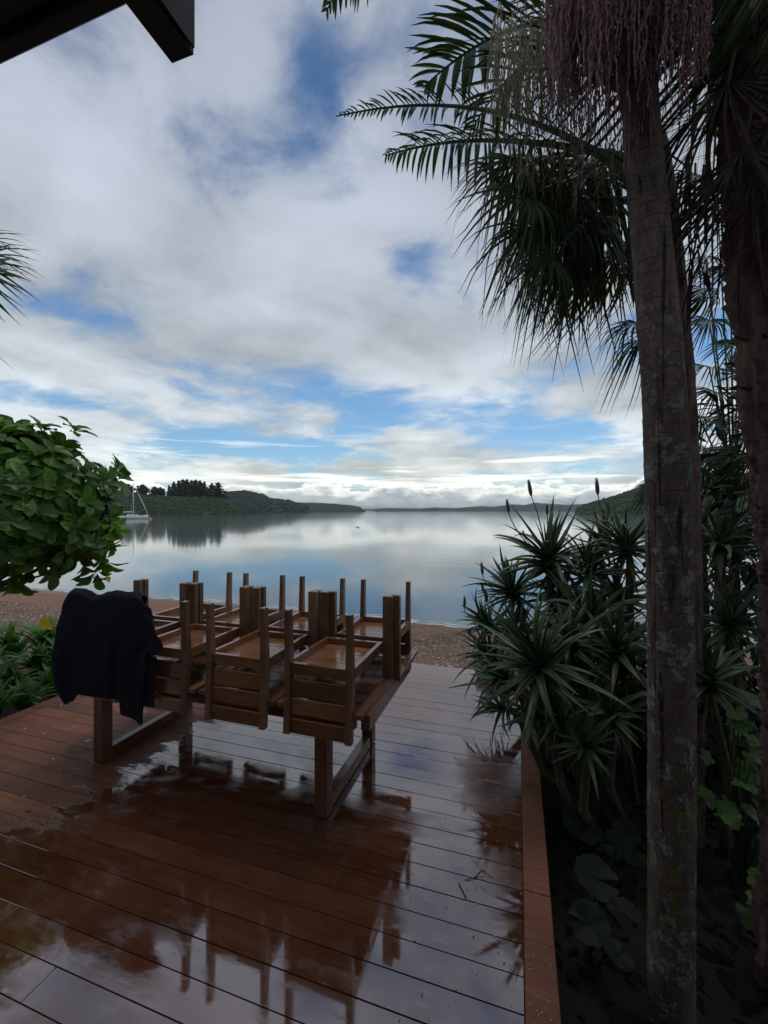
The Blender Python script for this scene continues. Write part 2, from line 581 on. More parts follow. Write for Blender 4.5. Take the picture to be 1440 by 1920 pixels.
    T.put(sp.inputs[0], P)
    barkn = T.noise(T.vm('MULTIPLY', P, (14, 14, 3)), 1.6, 6, .7)
    c = T.ramp(barkn, [(.3, (.065, .045, .040)), (.7, (.17, .120, .105))])
    lich = T.smooth(T.noise(T.vm('MULTIPLY', P, (9, 9, 6)), 1.7, 7, .74), .50, .56)
    lowf = T.smooth(sp.outputs[2], 3.4, 1.2)
    crust = T.ramp(T.noise(P, 70, 4, .7), [(.35, (.07, .072, .062)), (.65, (.36, .37, .33))])
    c = T.mix(T.m('MULTIPLY', lich, T.m('MULTIPLY_ADD', lowf, .8, .08)), c, crust)
    moss = T.smooth(T.noise(T.vm('MULTIPLY', P, (8, 8, 4)), 2.2, 6, .7), .50, .60)
    mf = T.m('MULTIPLY', T.smooth(sp.outputs[2], 1.15, .55), T.smooth(sp.outputs[2], -.05, .25))
    c = T.mix(T.m('MULTIPLY', T.m('MULTIPLY', moss, mf), .85), c, (.16, .155, .025))
    zz = T.m('ADD', T.m('DIVIDE', sp.outputs[2], .058), T.m('MULTIPLY', T.noise(T.vm('MULTIPLY', P, (3, 3, 1.5)), 1.2, 3, .5), .9))
    fr = T.m('FRACT', zz)
    ringl = T.m('MULTIPLY', T.smooth(T.m('ABSOLUTE', T.m('SUBTRACT', fr, .5)), .07, .01), T.smooth(T.noise(P, 9, 3, .6), .35, .60))
    c = T.mix(T.m('MULTIPLY', ringl, .38), c, (.03, .022, .019))
    # dark vertical cracks
    cr = T.smooth(T.noise(T.vm('MULTIPLY', P, (20, 20, 1.2)), 1.4, 4, .6), .60, .66)
    c = T.mix(T.m('MULTIPLY', cr, .8), c, (.010, .008, .007))
    T.put(b.inputs['Base Color'], c)
    bump(T, b, T.m('SUBTRACT', T.m('ADD', barkn, T.m('MULTIPLY', lich, .9)), T.m('MULTIPLY', ringl, .5)), .75, .012)
    M['trunk'] = m
    M['trunk_rough'] = simple('fibrous_trunk', (.060, .038, .032), (.22, .145, .125), 9, .95, .1, bstr=1.0, bscale=24, bdist=.05, stretch=(1.5, 1.5, .6))


make_materials()


# ------------------------------------------------------------------ the setting: ground, water, deck, house, hills
def ground_z(x, y):
    pts = [(-30, -.30), (4.8, -.26), (5.4, -.12), (7.0, -.27), (9.8, -.60), (14, -1.3), (60, -5)]
    for (a, za), (b, zb) in zip(pts, pts[1:]):
        if y <= b:
            t = max(0, (y - a) / (b - a))
            z = za + (zb - za) * t
            break
    else:
        z = -5
    z += .035 * mnoise.noise(Vector((x * .5, y * .5, 0))) + .02 * mnoise.noise(Vector((x * 2.1, y * 2.1, 3)))
    if y > 8:
        z += .05 * mnoise.noise(Vector((x * .22, 1.5, 7)))
    return z


def build_ground():
    xs = sorted(set([-900, -300, -120, -60, -35, 35, 60, 120, 300, 900] + [round(-25 + i * .35, 3) for i in range(143)]))
    ys = sorted(set([-40, -20, -8, 20, 30, 60] + [round(-4 + i * .25, 3) for i in range(75)]))
    mb = MB()
    mb.grid([[(x, y, ground_z(x, y)) for x in xs] for y in ys])
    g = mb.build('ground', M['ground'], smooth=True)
    tag(g, kind='structure')
    w = MB()
    xs = [-9000, -2000, -400, -80, -20, 20, 80, 400, 2000, 9000]
    ys = [8.4, 12, 30, 120, 500, 2000, 12000]
    w.grid([[(x, y, -.6) for x in xs] for y in ys])
    tag(w.build('water', M['water']), kind='structure')
    # wash at the water's edge: low lacy ridge of foam and shell grit
    f = MB()
    for lane, (w0, ph) in enumerate(((.10, 0), (.06, 4))):
        rows = []
        for i in range(520):
            x = -26 + i * .1
            # find shoreline
            lo, hi = 8.4, 12.0
            for _ in range(18):
                mid = (lo + hi) / 2
                if ground_z(x, mid) > -.6:
                    lo = mid
                else:
                    hi = mid
            y = lo + .04 + lane * .16 + .05 * mnoise.noise(Vector((x * 2.3, ph, 1)))
            wd = w0 * max(.08, .5 + 1.3 * mnoise.noise(Vector((x * 3.1, ph, 5))))
            rows.append([(x, y - wd, -.598), (x, y, -.588), (x, y + wd * .6, -.598)])
        f.grid(rows)
    tag(f.build('shore_foam', M['foam'], smooth=True), 'thin white line of wash along the water edge', 'foam', kind='stuff')


build_ground()



def build_deck():
    deck = empty('deck', (0, 0, 0))
    tag(deck, kind='structure')
    joists = MB()
    for i in range(14):
        x = DX0 + .12 + i * (DX1 - DX0 - .24) / 13
        joists.box((x - .025, -3.0, -.20), (x + .025, DY1 - .05, -.034))
    joists.box((DX0 + .02, DY1 - .045, -.22), (DX1 - .02, DY1 - .01, -.036))
    joists.box((DX1 - .045, -3.0, -.26), (DX1 - .008, DY1 - .05, -.036))
    joists.box((DX0 + .008, -3.0, -.26), (DX0 + .045, DY1 - .05, -.036))
    joists.build('joists', M['dark_timber'], deck)
    x0, x1 = DX0 + .144, DX1 - .1365
    joint = {-9: -2.40, -10: -1.93, -13: -3.1, -16: -1.2}
    k = -39
    while True:
        ya = 2.623 + k * PITCH + .003
        yb = min(ya + PITCH - .0034, DY1)
        if ya > DY1 - .03:
            break
        cuts = [(x0, x1)]
        if k in joint:
            cuts = [(x0, joint[k] - .0018), (joint[k] + .0018, x1)]
        for a, b in cuts:
            mb = MB()
            dz = rnd(-.0012, .0012)
            mb.box((a, ya, -.032 + dz), (b, yb, dz), .0016)
            tilt = rnd(-.0022, .0022)
            mb.v = [(vx, vy, vz + (vy - (ya + yb) / 2) * tilt) for vx, vy, vz in mb.v]
            mb.build('deck_board', M['deck'], deck)
        k += 1
    # border boards along the two sides, in lengths
    for xa, xb, cut in ((DX1 - .133, DX1, (-3.0, 2.34, DY1)), (DX0, DX0 + .138, (-3.0, 3.0, DY1))):
        for a, b in zip(cut, cut[1:]):
            mb = MB()
            mb.box((xa, a + .002, -.034), (xb, b - .002, .003), .004)
            mb.build('border_board', M['deck'], deck)
    return deck


build_deck()


def build_house():
    h = empty('house', (0, -2.6, -.25))
    tag(h, 'dark timber house with low eave and projecting beam over the deck', 'house')
    z, ve = 2.90, .577

    def p(mb, n, m):
        return part(mb, n, m, h)
    for i in range(14):                                 # soffit lining boards
        mb = MB()
        a = ve - .03 - (i + 1) * .24
        mb.box((-7, a, z + .022), (7, a + .235, z + .04))
        p(mb, 'soffit_board', M['dark_timber'])
    mb = MB()
    mb.box((-7, ve - .028, z), (7, ve, z + .2), .004)
    p(mb, 'fascia', M['dark_timber'])
    mb = MB()
    mb.add([(-7.2, ve + .08, z + .205), (7.2, ve + .08, z + .205), (7.2, -2.8, z + 1.1), (-7.2, -2.8, z + 1.1),
            (-7.2, ve + .08, z + .245), (7.2, ve + .08, z + .245), (7.2, -2.8, z + 1.14), (-7.2, -2.8, z + 1.14)],
           [(0, 1, 2, 3), (4, 7, 6, 5), (0, 4, 5, 1), (1, 5, 6, 2), (2, 6, 7, 3), (3, 7, 4, 0)])
    p(mb, 'roof', M['dark_timber'])
    mb = MB()
    mb.box((-.664, -2.4, z - .002), (-.611, .679, z + .19), .003)
    p(mb, 'beam', M['dark_timber'])
    mb = MB()
    mb.box((-.608, ve + .003, z + .006), (-.603, .673, z + .185))
    p(mb, 'beam_cover_strip', M['dark_timber'])
    y = -2.6
    for i in range(21):                                 # unseen boarded wall behind, added to shade the deck
        mb = MB()
        za = -.25 + i * .15
        mb.add([(-7, y, za), (7, y, za), (7, y + .03, za), (-7, y + .03, za), (-7, y, za + .17), (7, y, za + .17), (7, y + .008, za + .17), (-7, y + .008, za + .17)],
               [(0, 3, 2, 1), (4, 5, 6, 7), (0, 1, 5, 4), (1, 2, 6, 5), (2, 3, 7, 6), (3, 0, 4, 7)])
        p(mb, 'shade_wall_board', M['wallp'])
    return h


build_house()


# ---- far land
def ridge(name, prof, d, depth, mat, base=-.75, nx=90, nz=10, amp=1.0, seed=0, steep=.6):
    """prof: (px, py of the skyline); stands d metres ahead, ridge depth metres further back"""
    mb = MB()
    x0, x1 = prof[0][0], prof[-1][0]
    rows = []
    cols = []
    for i in range(nx + 1):
        px = x0 + (x1 - x0) * i / nx
        for (a, ya), (b, yb) in zip(prof, prof[1:]):
            if px <= b:
                t = (px - a) / (b - a)
                py = ya + (yb - ya) * t
                break
        cols.append((px, py))
    for j in range(nz + 1):
        t = j / nz
        row = []
        for i, (px, py) in enumerate(cols):
            dd = d + depth * t
            top = max(0.0, at(px, py, d + depth * steep)[2])
            h = math.sin(min(1, t / steep) * PI / 2) ** .8 if t <= steep else math.cos((t - steep) / (1 - steep) * PI / 2) ** .8
            p = at(px, 958, dd)
            n = mnoise.noise(Vector((p.x * .02, p.y * .02, seed))) + .6 * mnoise.noise(Vector((p.x * .06, p.y * .06, seed)))
            row.append((p.x, p.y, base + (top - base) * h + amp * n * h * (1 if 0 < t < 1 else 0)))
        rows.append(row)
    mb.grid(rows)
    o = mb.build(name, mat, smooth=True)
    tag(o, kind='structure')
    return cols


L_PROF = [(40, 912), (150, 919), (225, 922), (262, 928), (300, 932), (330, 934), (400, 935), (425, 941), (445, 951), (462, 960)]
ridge('headland_terrain', L_PROF, 300, 130, M['forest'], seed=1, amp=.6)
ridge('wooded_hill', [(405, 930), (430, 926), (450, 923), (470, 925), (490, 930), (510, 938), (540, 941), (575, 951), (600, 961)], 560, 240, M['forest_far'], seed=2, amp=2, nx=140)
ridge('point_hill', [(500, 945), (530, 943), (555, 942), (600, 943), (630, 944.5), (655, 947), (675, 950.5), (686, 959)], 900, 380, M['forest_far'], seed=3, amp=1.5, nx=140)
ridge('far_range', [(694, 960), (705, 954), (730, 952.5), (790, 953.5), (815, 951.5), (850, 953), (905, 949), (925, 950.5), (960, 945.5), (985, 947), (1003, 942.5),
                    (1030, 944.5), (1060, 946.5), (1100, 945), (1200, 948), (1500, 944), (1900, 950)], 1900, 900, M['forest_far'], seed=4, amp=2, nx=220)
ridge('right_hill', [(1078, 958), (1092, 951), (1110, 944), (1138, 937), (1172, 925), (1200, 916), (1240, 900), (1300, 893), (1420, 888), (1620, 884), (2000, 890)], 310, 150, M['forest'], seed=5, amp=.8)
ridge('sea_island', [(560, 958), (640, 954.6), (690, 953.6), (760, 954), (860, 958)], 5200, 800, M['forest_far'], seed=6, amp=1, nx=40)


def lumps(name, label, boxes, mat, n, r0, r1, seed):
    """bushy canopy: many small faceted lumps of foliage over a slope"""
    rs = random.Random(seed)
    t = (1 + 5 ** .5) / 2
    ico = [Vector(v).normalized() for v in ((-1, t, 0), (1, t, 0), (-1, -t, 0), (1, -t, 0), (0, -1, t), (0, 1, t), (0, -1, -t), (0, 1, -t), (t, 0, -1), (t, 0, 1), (-t, 0, -1), (-t, 0, 1))]
    fc = [(0, 11, 5), (0, 5, 1), (0, 1, 7), (0, 7, 10), (0, 10, 11), (1, 5, 9), (5, 11, 4), (11, 10, 2), (10, 7, 6), (7, 1, 8), (3, 9, 4), (3, 4, 2), (3, 2, 6), (3, 6, 8), (3, 8, 9), (4, 9, 5), (2, 4, 11), (6, 2, 10), (8, 6, 7), (9, 8, 1)]
    vs, fs = list(ico), []
    cache = {}

    def mid(a, b):
        k = (min(a, b), max(a, b))
        if k not in cache:
            vs.append(((vs[a] + vs[b]) / 2).normalized())
            cache[k] = len(vs) - 1
        return cache[k]
    for a, b, c in fc:
        ab, bc, ca = mid(a, b), mid(b, c), mid(c, a)
        fs += [(a, ab, ca), (b, bc, ab), (c, ca, bc), (ab, bc, ca)]
    mb = MB()
    for _ in range(n):
        p = boxes(rs)
        r = rs.uniform(r0, r1)
        sq = rs.uniform(.6, .95)
        sd = rs.random() * 100
        mb.add([p + Vector((v.x, v.y, v.z * sq)) * r * (1 + .45 * mnoise.noise(v * 1.9 + Vector((sd, 0, 0)))) for v in vs], fs)
    o = mb.build(name, mat)
    tag(o, label, 'trees', kind='stuff')
    return o


def on_prof(prof, d, depth, steep=.6, base=-.75):
    def f(rs):
        while True:
            px = rs.uniform(prof[0][0], prof[-1][0])
            for (a, ya), (b, yb) in zip(prof, prof[1:]):
                if px <= b:
                    py = ya + (yb - ya) * (px - a) / (b - a)
                    break
            t = rs.random() * .72
            top = max(0, at(px, py, d + depth * steep)[2])
            h = math.sin(min(1, t / steep) * PI / 2) ** .8
            p = at(px, 958, d + depth * t)
            z = base + (top - base) * h
            if top > 1.2:
                return Vector((p.x, p.y, z - .9))
    return f


lumps('headland_bush', 'dense dark green bush covering the near headland', on_prof(L_PROF, 300, 130), M['forest'], 2600, .9, 3.2, 11)
lumps('right_hill_bush', 'bush covering the hill at the right shore', on_prof([(1086, 953), (1110, 944), (1138, 937), (1172, 925), (1200, 916), (1240, 900), (1300, 893), (1500, 888)], 310, 150), M['forest'], 1600, .9, 3.2, 12)
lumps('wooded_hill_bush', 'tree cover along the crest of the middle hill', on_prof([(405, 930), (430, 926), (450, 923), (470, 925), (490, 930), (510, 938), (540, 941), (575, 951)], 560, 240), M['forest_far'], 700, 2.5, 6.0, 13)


def pine_mesh(h, w, seed, round_top=False):
    rs = random.Random(seed)
    mb = MB()
    n = 330
    for i in range(n):
        if round_top:
            while True:
                q = Vector((rs.uniform(-1, 1), rs.uniform(-1, 1), rs.uniform(-1, 1)))
                if q.length < 1:
                    break
            q *= 1 + .4 * mnoise.noise(q * 2 + Vector((seed, 0, 0)))
            c = Vector((q.x * w, q.y * w, h * .60 + q.z * h * .38))
            s = w * .26
        else:
            t = rs.random() ** .8
            rr = w * (1 - t) ** .75 * (.75 + .35 * math.sin(t * 40 + seed)) * math.sqrt(rs.random())
            an = rs.random() * 2 * PI
            c = Vector((math.cos(an) * rr, math.sin(an) * rr, h * (.20 + .80 * t)))
            s = w * (.13 + .20 * (1 - t))
        ax = Vector((rs.uniform(-1, 1), rs.uniform(-1, 1), rs.uniform(-.7, .5))).normalized()
        bx = ax.orthogonal().normalized()
        bx = Matrix.Rotation(rs.random() * 6.3, 3, ax) @ bx
        mb.add([c + ax * s, c + bx * s * .6, c - ax * s * .8, c - bx * s * .6], [(0, 1, 2, 3)])
    tr = MB()
    tr.tube([(0, 0, -1.5), (0, 0, h * .5), (rs.uniform(-.2, .2), 0, h * .98)], [w * .07, w * .05, w * .008], 6)
    return mb.mesh('crown', M['pine']), tr.mesh('trunk', M['branch'])


pm = [pine_mesh(11, 3.0, 1), pine_mesh(11, 2.7, 2), pine_mesh(11, 3.3, 3)]
rm = [pine_mesh(7, 3.3, 8, True), pine_mesh(7, 2.9, 9, True)]


def far_tree(name, label, px, ptop, pbase, d, meshes, group=None, wid=1.0):
    b = at(px, pbase, d)
    t = at(px, ptop, d)
    hh = t.z - b.z
    e = empty(name, b, rnd(0, 6))
    e.scale = (hh / 11 * wid, hh / 11 * wid, hh / 11) if meshes in pm else (hh / 7 * wid, hh / 7 * wid, hh / 7)
    link('crown', meshes[0], e)
    link('trunk', meshes[1], e)
    tag(e, label, 'tree', group)


for i, (px, pt, wd) in enumerate([(326, 903, .9), (335, 901, .9), (343, 899, .9), (351, 899, 1), (359, 900, 1), (367, 899.5, 1), (375, 901, 1), (383, 902.5, .9), (349, 902, 1.1), (364, 903, 1.1), (379, 905, 1.0)]):
    far_tree('pine_tree', 'dark pine in the tight clump on the headland crest', px, pt, 939, 376 + (i % 3) * 5, pm[i % 3], 'pines clumped on the headland crest', wd * 1.75)
far_tree('pine_tree', 'slim pine at the clump\'s left end, standing apart', 317, 909, 938, 375, pm[1], wid=1.2)
far_tree('pine_tree', 'dark pine just right of the crest clump, beside a gap', 397, 906, 941, 374, pm[0], wid=1.9)
far_tree('pine_tree', 'last pine of the headland crest, nearest the open bay', 409, 904.5, 943, 372, pm[2], wid=1.9)
far_tree('round_tree', 'round-topped tree on the skyline behind the yacht\'s sail', 267, 909, 934, 370, rm[0], wid=.95)
far_tree('round_tree', 'flat-topped spreading tree on the skyline left of the pines', 293, 912.5, 936, 372, rm[1], wid=1.05)
far_tree('round_tree', 'smaller spreading tree touching the flat-topped one', 302, 914.5, 936, 376, rm[0], wid=.8)
far_tree('round_tree', 'skyline tree peeping over the big-leaved bush', 238, 908, 930, 374, rm[1], wid=1.4)


def clay_bank(px0, px1, py0, py1, d, label):
    mb = MB()
    rows = []
    for j in range(5):
        row = []
        for i in range(17):
            px = px0 + (px1 - px0) * i / 16
            e = math.sin(PI * i / 16) ** .5
            py = py1 + (py0 - py1) * j / 4 * (e * (.7 + .5 * mnoise.noise(Vector((i * .6, 0, d)))))
            p = at(px, py, d + j * 1.5 + 1.5 * mnoise.noise(Vector((i * .5, j * .7, 2))))
            row.append(p)
        rows.append(row)
    mb.grid(rows)
    o = mb.build('clay_bank', M['clay'], smooth=True)
    tag(o, kind='structure')


clay_bank(373, 408, 956.5, 965.5, 298, '')


# ------------------------------------------------------------------ table and chairs
TZ = .73


def build_table():
    t = empty('table', (-2.2, 2.98, 0))
    tag(t, 'long dark timber outdoor table carrying eight upturned chairs', 'table')
    x0, x1, y0, y1 = -3.52, -.875, 2.455, 3.505
    n = 7
    w = (y1 - y0) / n
    for i in range(n):
        mb = MB()
        mb.box((x0, y0 + i * w + .003, TZ - .036), (x1 - .062, y0 + (i + 1) * w - .003, TZ + rnd(-.001, .001)), .004)
        part(mb, 'plank', M['table'], t)
    for xa in (x0 - .05, x1 - .058):
        mb = MB()
        mb.box((xa, y0 + .002, TZ - .098), (xa + .058, y1 - .002, TZ + .003), .005)
        part(mb, 'end_board', M['table'], t)
    for ya in (y0 + .06, y1 - .10):
        mb = MB()
        mb.box((x0 + .12, ya, TZ - .13), (x1 - .12, ya + .04, TZ - .038))
        part(mb, 'apron', M['table'], t)
    for xc in (-3.17, -1.225):
        for ya, yb in ((2.49, 2.58), (3.37, 3.46)):
            mb = MB()
            mb.box((xc - .045, ya, .004), (xc + .045, yb, TZ - .04), .005)
            part(mb, 'leg', M['table_leg'], t)
        mb = MB()
        mb.box((xc - .035, 2.583, .006), (xc + .035, 3.367, .09), .005)
        part(mb, 'foot_rail', M['table'], t)
        mb = MB()
        mb.box((xc - .03, 2.583, TZ - .135), (xc + .03, 3.367, TZ - .042))
        part(mb, 'cross_bearer', M['table_leg'], t)


build_table()


def make_chair():
    """upright chair, feet on z = 0, facing +y"""
    c = empty('chair')
    # back posts: rear leg + back in one piece, kinked at the seat
    for s in (-1, 1):
        mb = MB()
        x = s * .214
        prof = [(0, -.012), (.20, -.004), (.36, .0), (.44, .0), (.62, -.010), (.784, -.022)]
        rows = []
        for z, dy in prof:
            wx = .042 if z > .3 else .036 + .006 * z / .3
            ty = .052 if .25 < z < .5 else .043
            rows.append([(x - wx / 2, dy - ty / 2, z), (x + wx / 2, dy - ty / 2, z), (x + wx / 2, dy + ty / 2, z), (x - wx / 2, dy + ty / 2, z)])
        mb.grid(rows, True)
        k = len(mb.v)
        mb.f.append((3, 2, 1, 0))
        mb.f.append((k - 4, k - 3, k - 2, k - 1))
        o = mb.build('back_post', M['chair'], c)
        e = MB()
        e.box((x - .017, -.033, -.002), (x + .017, .009, -.0002))
        e.build('end_grain', M['endgrain'], o)
    for s in (-1, 1):
        mb = MB()
        x = s * .262
        mb.box((x - .036, .578, 0), (x + .036, .620, .600), .003)
        o = mb.build('front_post', M['chair'], c)
        e = MB()
        e.box((x - .032, .582, -.002), (x + .032, .616, -.0002))
        e.build('end_grain', M['endgrain'], o)
    # seat frame
    for s in (-1, 1):
        mb = MB()
        xa, xb = s * .2455, s * .213
        ya = .022
        f0, f1 = s * .2265, s * .195
        mb.add([(s * .238, ya, .336), (s * .206, ya, .336), (s * .200, .577, .336), (s * .226, .577, .336),
                (s * .238, ya, .404), (s * .206, ya, .404), (s * .200, .577, .404), (s * .226, .577, .404)],
               [(0, 3, 2, 1), (4, 5, 6, 7), (0, 1, 5, 4), (1, 2, 6, 5), (2, 3, 7, 6), (3, 0, 4, 7)])
        mb.build('seat_rail', M['chair_x'], c)
    mb = MB()
    mb.box((-.192, -.016, .337), (.192, .014, .405), .002)
    mb.build('seat_rail', M['chair_x'], c)
    mb = MB()
    mb.box((-.1985, .548, .3375), (.1985, .577, .4035), .002)
    mb.build('seat_rail', M['chair_x'], c)
    for i in range(6):
        mb = MB()
        a = .017 + i * .0885
        mb.box((-.204, a, .382), (.204, a + .083, .402), .002)
        mb.build('seat_slat', M['chair_x'], c)
    for i, (za, zb) in enumerate(((.438, .548), (.560, .664), (.688, .783))):
        mb = MB()
        off = -.002 - i * .006
        mb.box((-.191, off - .010, za), (.191, off + .012, zb), .003)
        mb.build('back_slat', M['chair_x'], c)
    for s in (-1, 1):
        mb = MB()
        x = s * .272
        pts = [(-.02, .050), (.16, .058), (.45, .066), (.635, .066)]
        rows = []
        for y, w in pts:
            rows.append([(x - w / 2 * 1, y, .603), (x + w / 2, y, .603), (x + w / 2, y, .631), (x - w / 2, y, .631)])
        mb.grid(rows, True)
        k = len(mb.v)
        mb.f += [(3, 2, 1, 0), (k - 4, k - 3, k - 2, k - 1)]
        mb.build('armrest', M['chair'], c)
    return c


chair0 = make_chair()
CH_X = (-1.19, -1.81, -2.435, -3.055)
CH_LAB_NEAR = ('upturned wooden chair at the table\'s near side, by its open end', 'upturned wooden chair at the near side, second from the table\'s open end',
               'upturned wooden chair at the near side, right beside the navy shirt', 'upturned wooden chair mostly hidden under the navy shirt')
CH_LAB_FAR = ('upturned wooden chair at the water side, by the table\'s open end', 'upturned wooden chair at the water side, second from the table\'s open end',
              'upturned wooden chair at the water side, third from the table\'s open end', 'upturned wooden chair at the water side, behind the shirt-covered chair')
for row, (yy, labs) in enumerate(((2.405, CH_LAB_NEAR), (3.655, CH_LAB_FAR))):
    for i, x in enumerate(CH_X):
        c = chair0 if (row == 0 and i == 0) else copy_tree(chair0)
        xx = x + (0 if row == 0 else .03 - .012 * i) + (rnd(-.008, .008))
        # turned over: feet up at z 1.361, armrests on the table, back over the table edge
        rz = rnd(-.018, .018)
        if row == 0:
            m4 = Matrix.Rotation(rz, 4, 'Z') @ Matrix.Rotation(PI, 4, 'Y')      # seat front stays +y
        else:
            m4 = Matrix.Rotation(rz, 4, 'Z') @ Matrix.Rotation(PI, 4, 'X')      # seat front to -y
        c.matrix_world = Matrix.Translation((xx, yy, TZ + .634)) @ m4
        tag(c, labs[i], 'chair', 'chairs turned over on the table')


def build_shirt():
    """navy T-shirt hung over the back posts of the last chair and its neighbour"""
    mb = MB()
    ns, nt = 150, 80
    z_top = 1.375
    # outline, s = 0..1 across; x of left and right border and z of hem, drawn on the plane of the chair backs
    def xl(t):
        return lerp([(0, -3.312), (.12, -3.345), (.38, -3.40), (.76, -3.44), (.92, -3.438), (1, -3.40)], t)

    def xr(t):
        return lerp([(0, -2.60), (.03, -2.55), (.10, -2.465), (.255, -2.385), (.40, -2.305), (.435, -2.36), (.46, -2.392), (.86, -2.441), (1, -2.465)], t)

    def lerp(pts, t):
        for (a, va), (b, vb) in zip(pts, pts[1:]):
            if t <= b:
                k = (t - a) / (b - a)
                k = k * k * (3 - 2 * k)
                return va + (vb - va) * k
        return pts[-1][1]

    def crest(s):
        return lerp([(0, 1.350), (.05, 1.392), (.14, 1.390), (.38, 1.352), (.55, 1.384), (.64, 1.396), (.80, 1.390), (.92, 1.400), (1, 1.376)], s)

    def hem(s):
        return lerp([(0, .60), (.03, .555), (.094, .514), (.166, .545), (.237, .609), (.474, .611), (.672, .62), (.686, .514), (.79, .509), (.905, .469), (.915, .648), (.96, .64), (1, .621)], s)
    rows = []
    for j in range(-14, nt + 1):
        row = []
        for i in range(ns + 1):
            s = i / ns
            t = max(0.0, j / nt)
            a, b = xl(t), xr(t)
            x = a + (b - a) * s
            zt, zb = crest(s), hem(s)
            if j >= 0:
                z = zt + (zb - zt) * t
                # soft folds fall from the post tips
                fold = 0
                for c0, wdt, am in ((.09, .05, .020), (.30, .08, -.012), (.56, .035, .022), (.63, .03, -.016), (.78, .03, .018), (.88, .05, .020), (.43, .05, .010)):
                    fold += .38 * am * math.exp(-((s - c0 - .05 * (t - .4) * (s - .5)) / wdt) ** 2) * (.35 + .9 * t * (1.25 - t))
                n = mnoise.noise(Vector((s * 4.2, t * 2.2, 2.0))) * .012 * min(1, t * 2.0) + mnoise.noise(Vector((s * 11, t * 5, 5.0))) * .0025
                y = 2.345 - fold - n - .03 * math.sin(min(1, t) * PI) * (1 if s > .03 else .6)
                # round shoulder at the top
                y += .030 * math.exp(-t / .012)
                # sleeve stands proud at the right
                if s > .85 and .18 < t < .52:
                    y -= .035 * (s - .85) / .15
            else:
                k = -j / 14
                # over the top and a little way down the inner side
                z = zt + .010 * math.sin(PI * min(1, k * 2.2)) - max(0, k - .25) * .16
                x += (-2.95 - x) * .12 * k
                y = 2.375 + k * .10 + .012 * mnoise.noise(Vector((s * 8, k * 3, 9)))
                if k > .3:
                    y = 2.405 + .028 + .02 * mnoise.noise(Vector((s * 8, k * 3, 9)))
            row.append((x, y, z))
        rows.append(row)
    mb.grid(rows)
    o = mb.build('shirt', M['cloth'], smooth=True)
    md = o.modifiers.new('thick', 'SOLIDIFY')
    md.thickness = .004
    md.offset = 0
    tag(o, 'dark navy short-sleeved shirt hung over the upturned chairs to dry', 'shirt')
    # turned hem of the sleeve
    return o


build_shirt()


# ------------------------------------------------------------------ plants: leaf and frond makers
def frame_from(d, n):
    """rotation with local +Y along d and +Z near n"""
    y = Vector(d).normalized()
    z = Vector(n) - y * Vector(n).dot(y)
    z = z.normalized() if z.length > 1e-5 else y.orthogonal().normalized()
    x = y.cross(z)
    return Matrix(((x.x, y.x, z.x), (x.y, y.y, z.y), (x.z, y.z, z.z)))


def mat4(loc, rot3, s=1.0):
    if isinstance(s, (int, float)):
        s = (s, s, s)
    return Matrix.Translation(loc) @ rot3.to_4x4() @ Matrix.Diagonal((*s, 1))


def aloe_leaf_mesh(bend, curl, seed):
    """unit-length fleshy channelled leaf with toothed edges, bending towards -Z"""
    rs = random.Random(seed)
    mb = MB()
    n = 13
    p = Vector((0, 0, 0))
    ang = 0
    rows = []
    side = rs.uniform(-.25, .25)
    for i in range(n + 1):
        t = i / n
        w = (.060 * (1 - t) ** .8 * (1 + .25 * math.sin(t * PI)) + .0016)
        th = .028 * (1 - t) ** .9 + .001
        dirv = Vector((math.sin(side * t), math.cos(ang), -math.sin(ang)))
        up = Vector((0, math.sin(ang), math.cos(ang)))
        xx = Vector((1, 0, 0))
        rows.append([p - xx * w + up * w * .55, p - xx * w * .5 + up * w * .12, p + up * .0, p + xx * w * .5 + up * w * .12, p + xx * w + up * w * .55,
                     p + xx * w * .6 - up * (th * .7 - w * .1), p - up * th, p - xx * w * .6 - up * (th * .7 - w * .1)])
        p = p + dirv.normalized() / n
        ang += bend / n * (1 + curl * (t - .4))
    mb.grid(rows, True)
    # teeth
    for i in range(2, n - 1):
        for k in (0, 4):
            for f in (0.2, .7):
                a = rows[i][k].lerp(rows[i + 1][k], f)
                b = rows[i][k].lerp(rows[i + 1][k], f + .22)
                o = (a - rows[i][2]).normalized()
                tip = a.lerp(b, .8) + Vector((o.x, .25, .25 * o.z)) * .011
                mb.add([a, b, tip], [(0, 1, 2)])
    return mb.mesh('aloe_leaf', M['aloe'], True)


ALOE_LEAVES = [aloe_leaf_mesh(b, c, i) for i, (b, c) in enumerate(((.25, 1.5), (.55, 1.2), (.9, .8), (1.3, .6), (1.8, .4), (-.35, 1.0), (.7, 2.2)))]


ALOE_DEAD = []
for i_ in (0, 5):
    m_ = ALOE_LEAVES[i_].copy()
    m_.materials[0] = M['aloe_dead']
    ALOE_DEAD.append(m_)


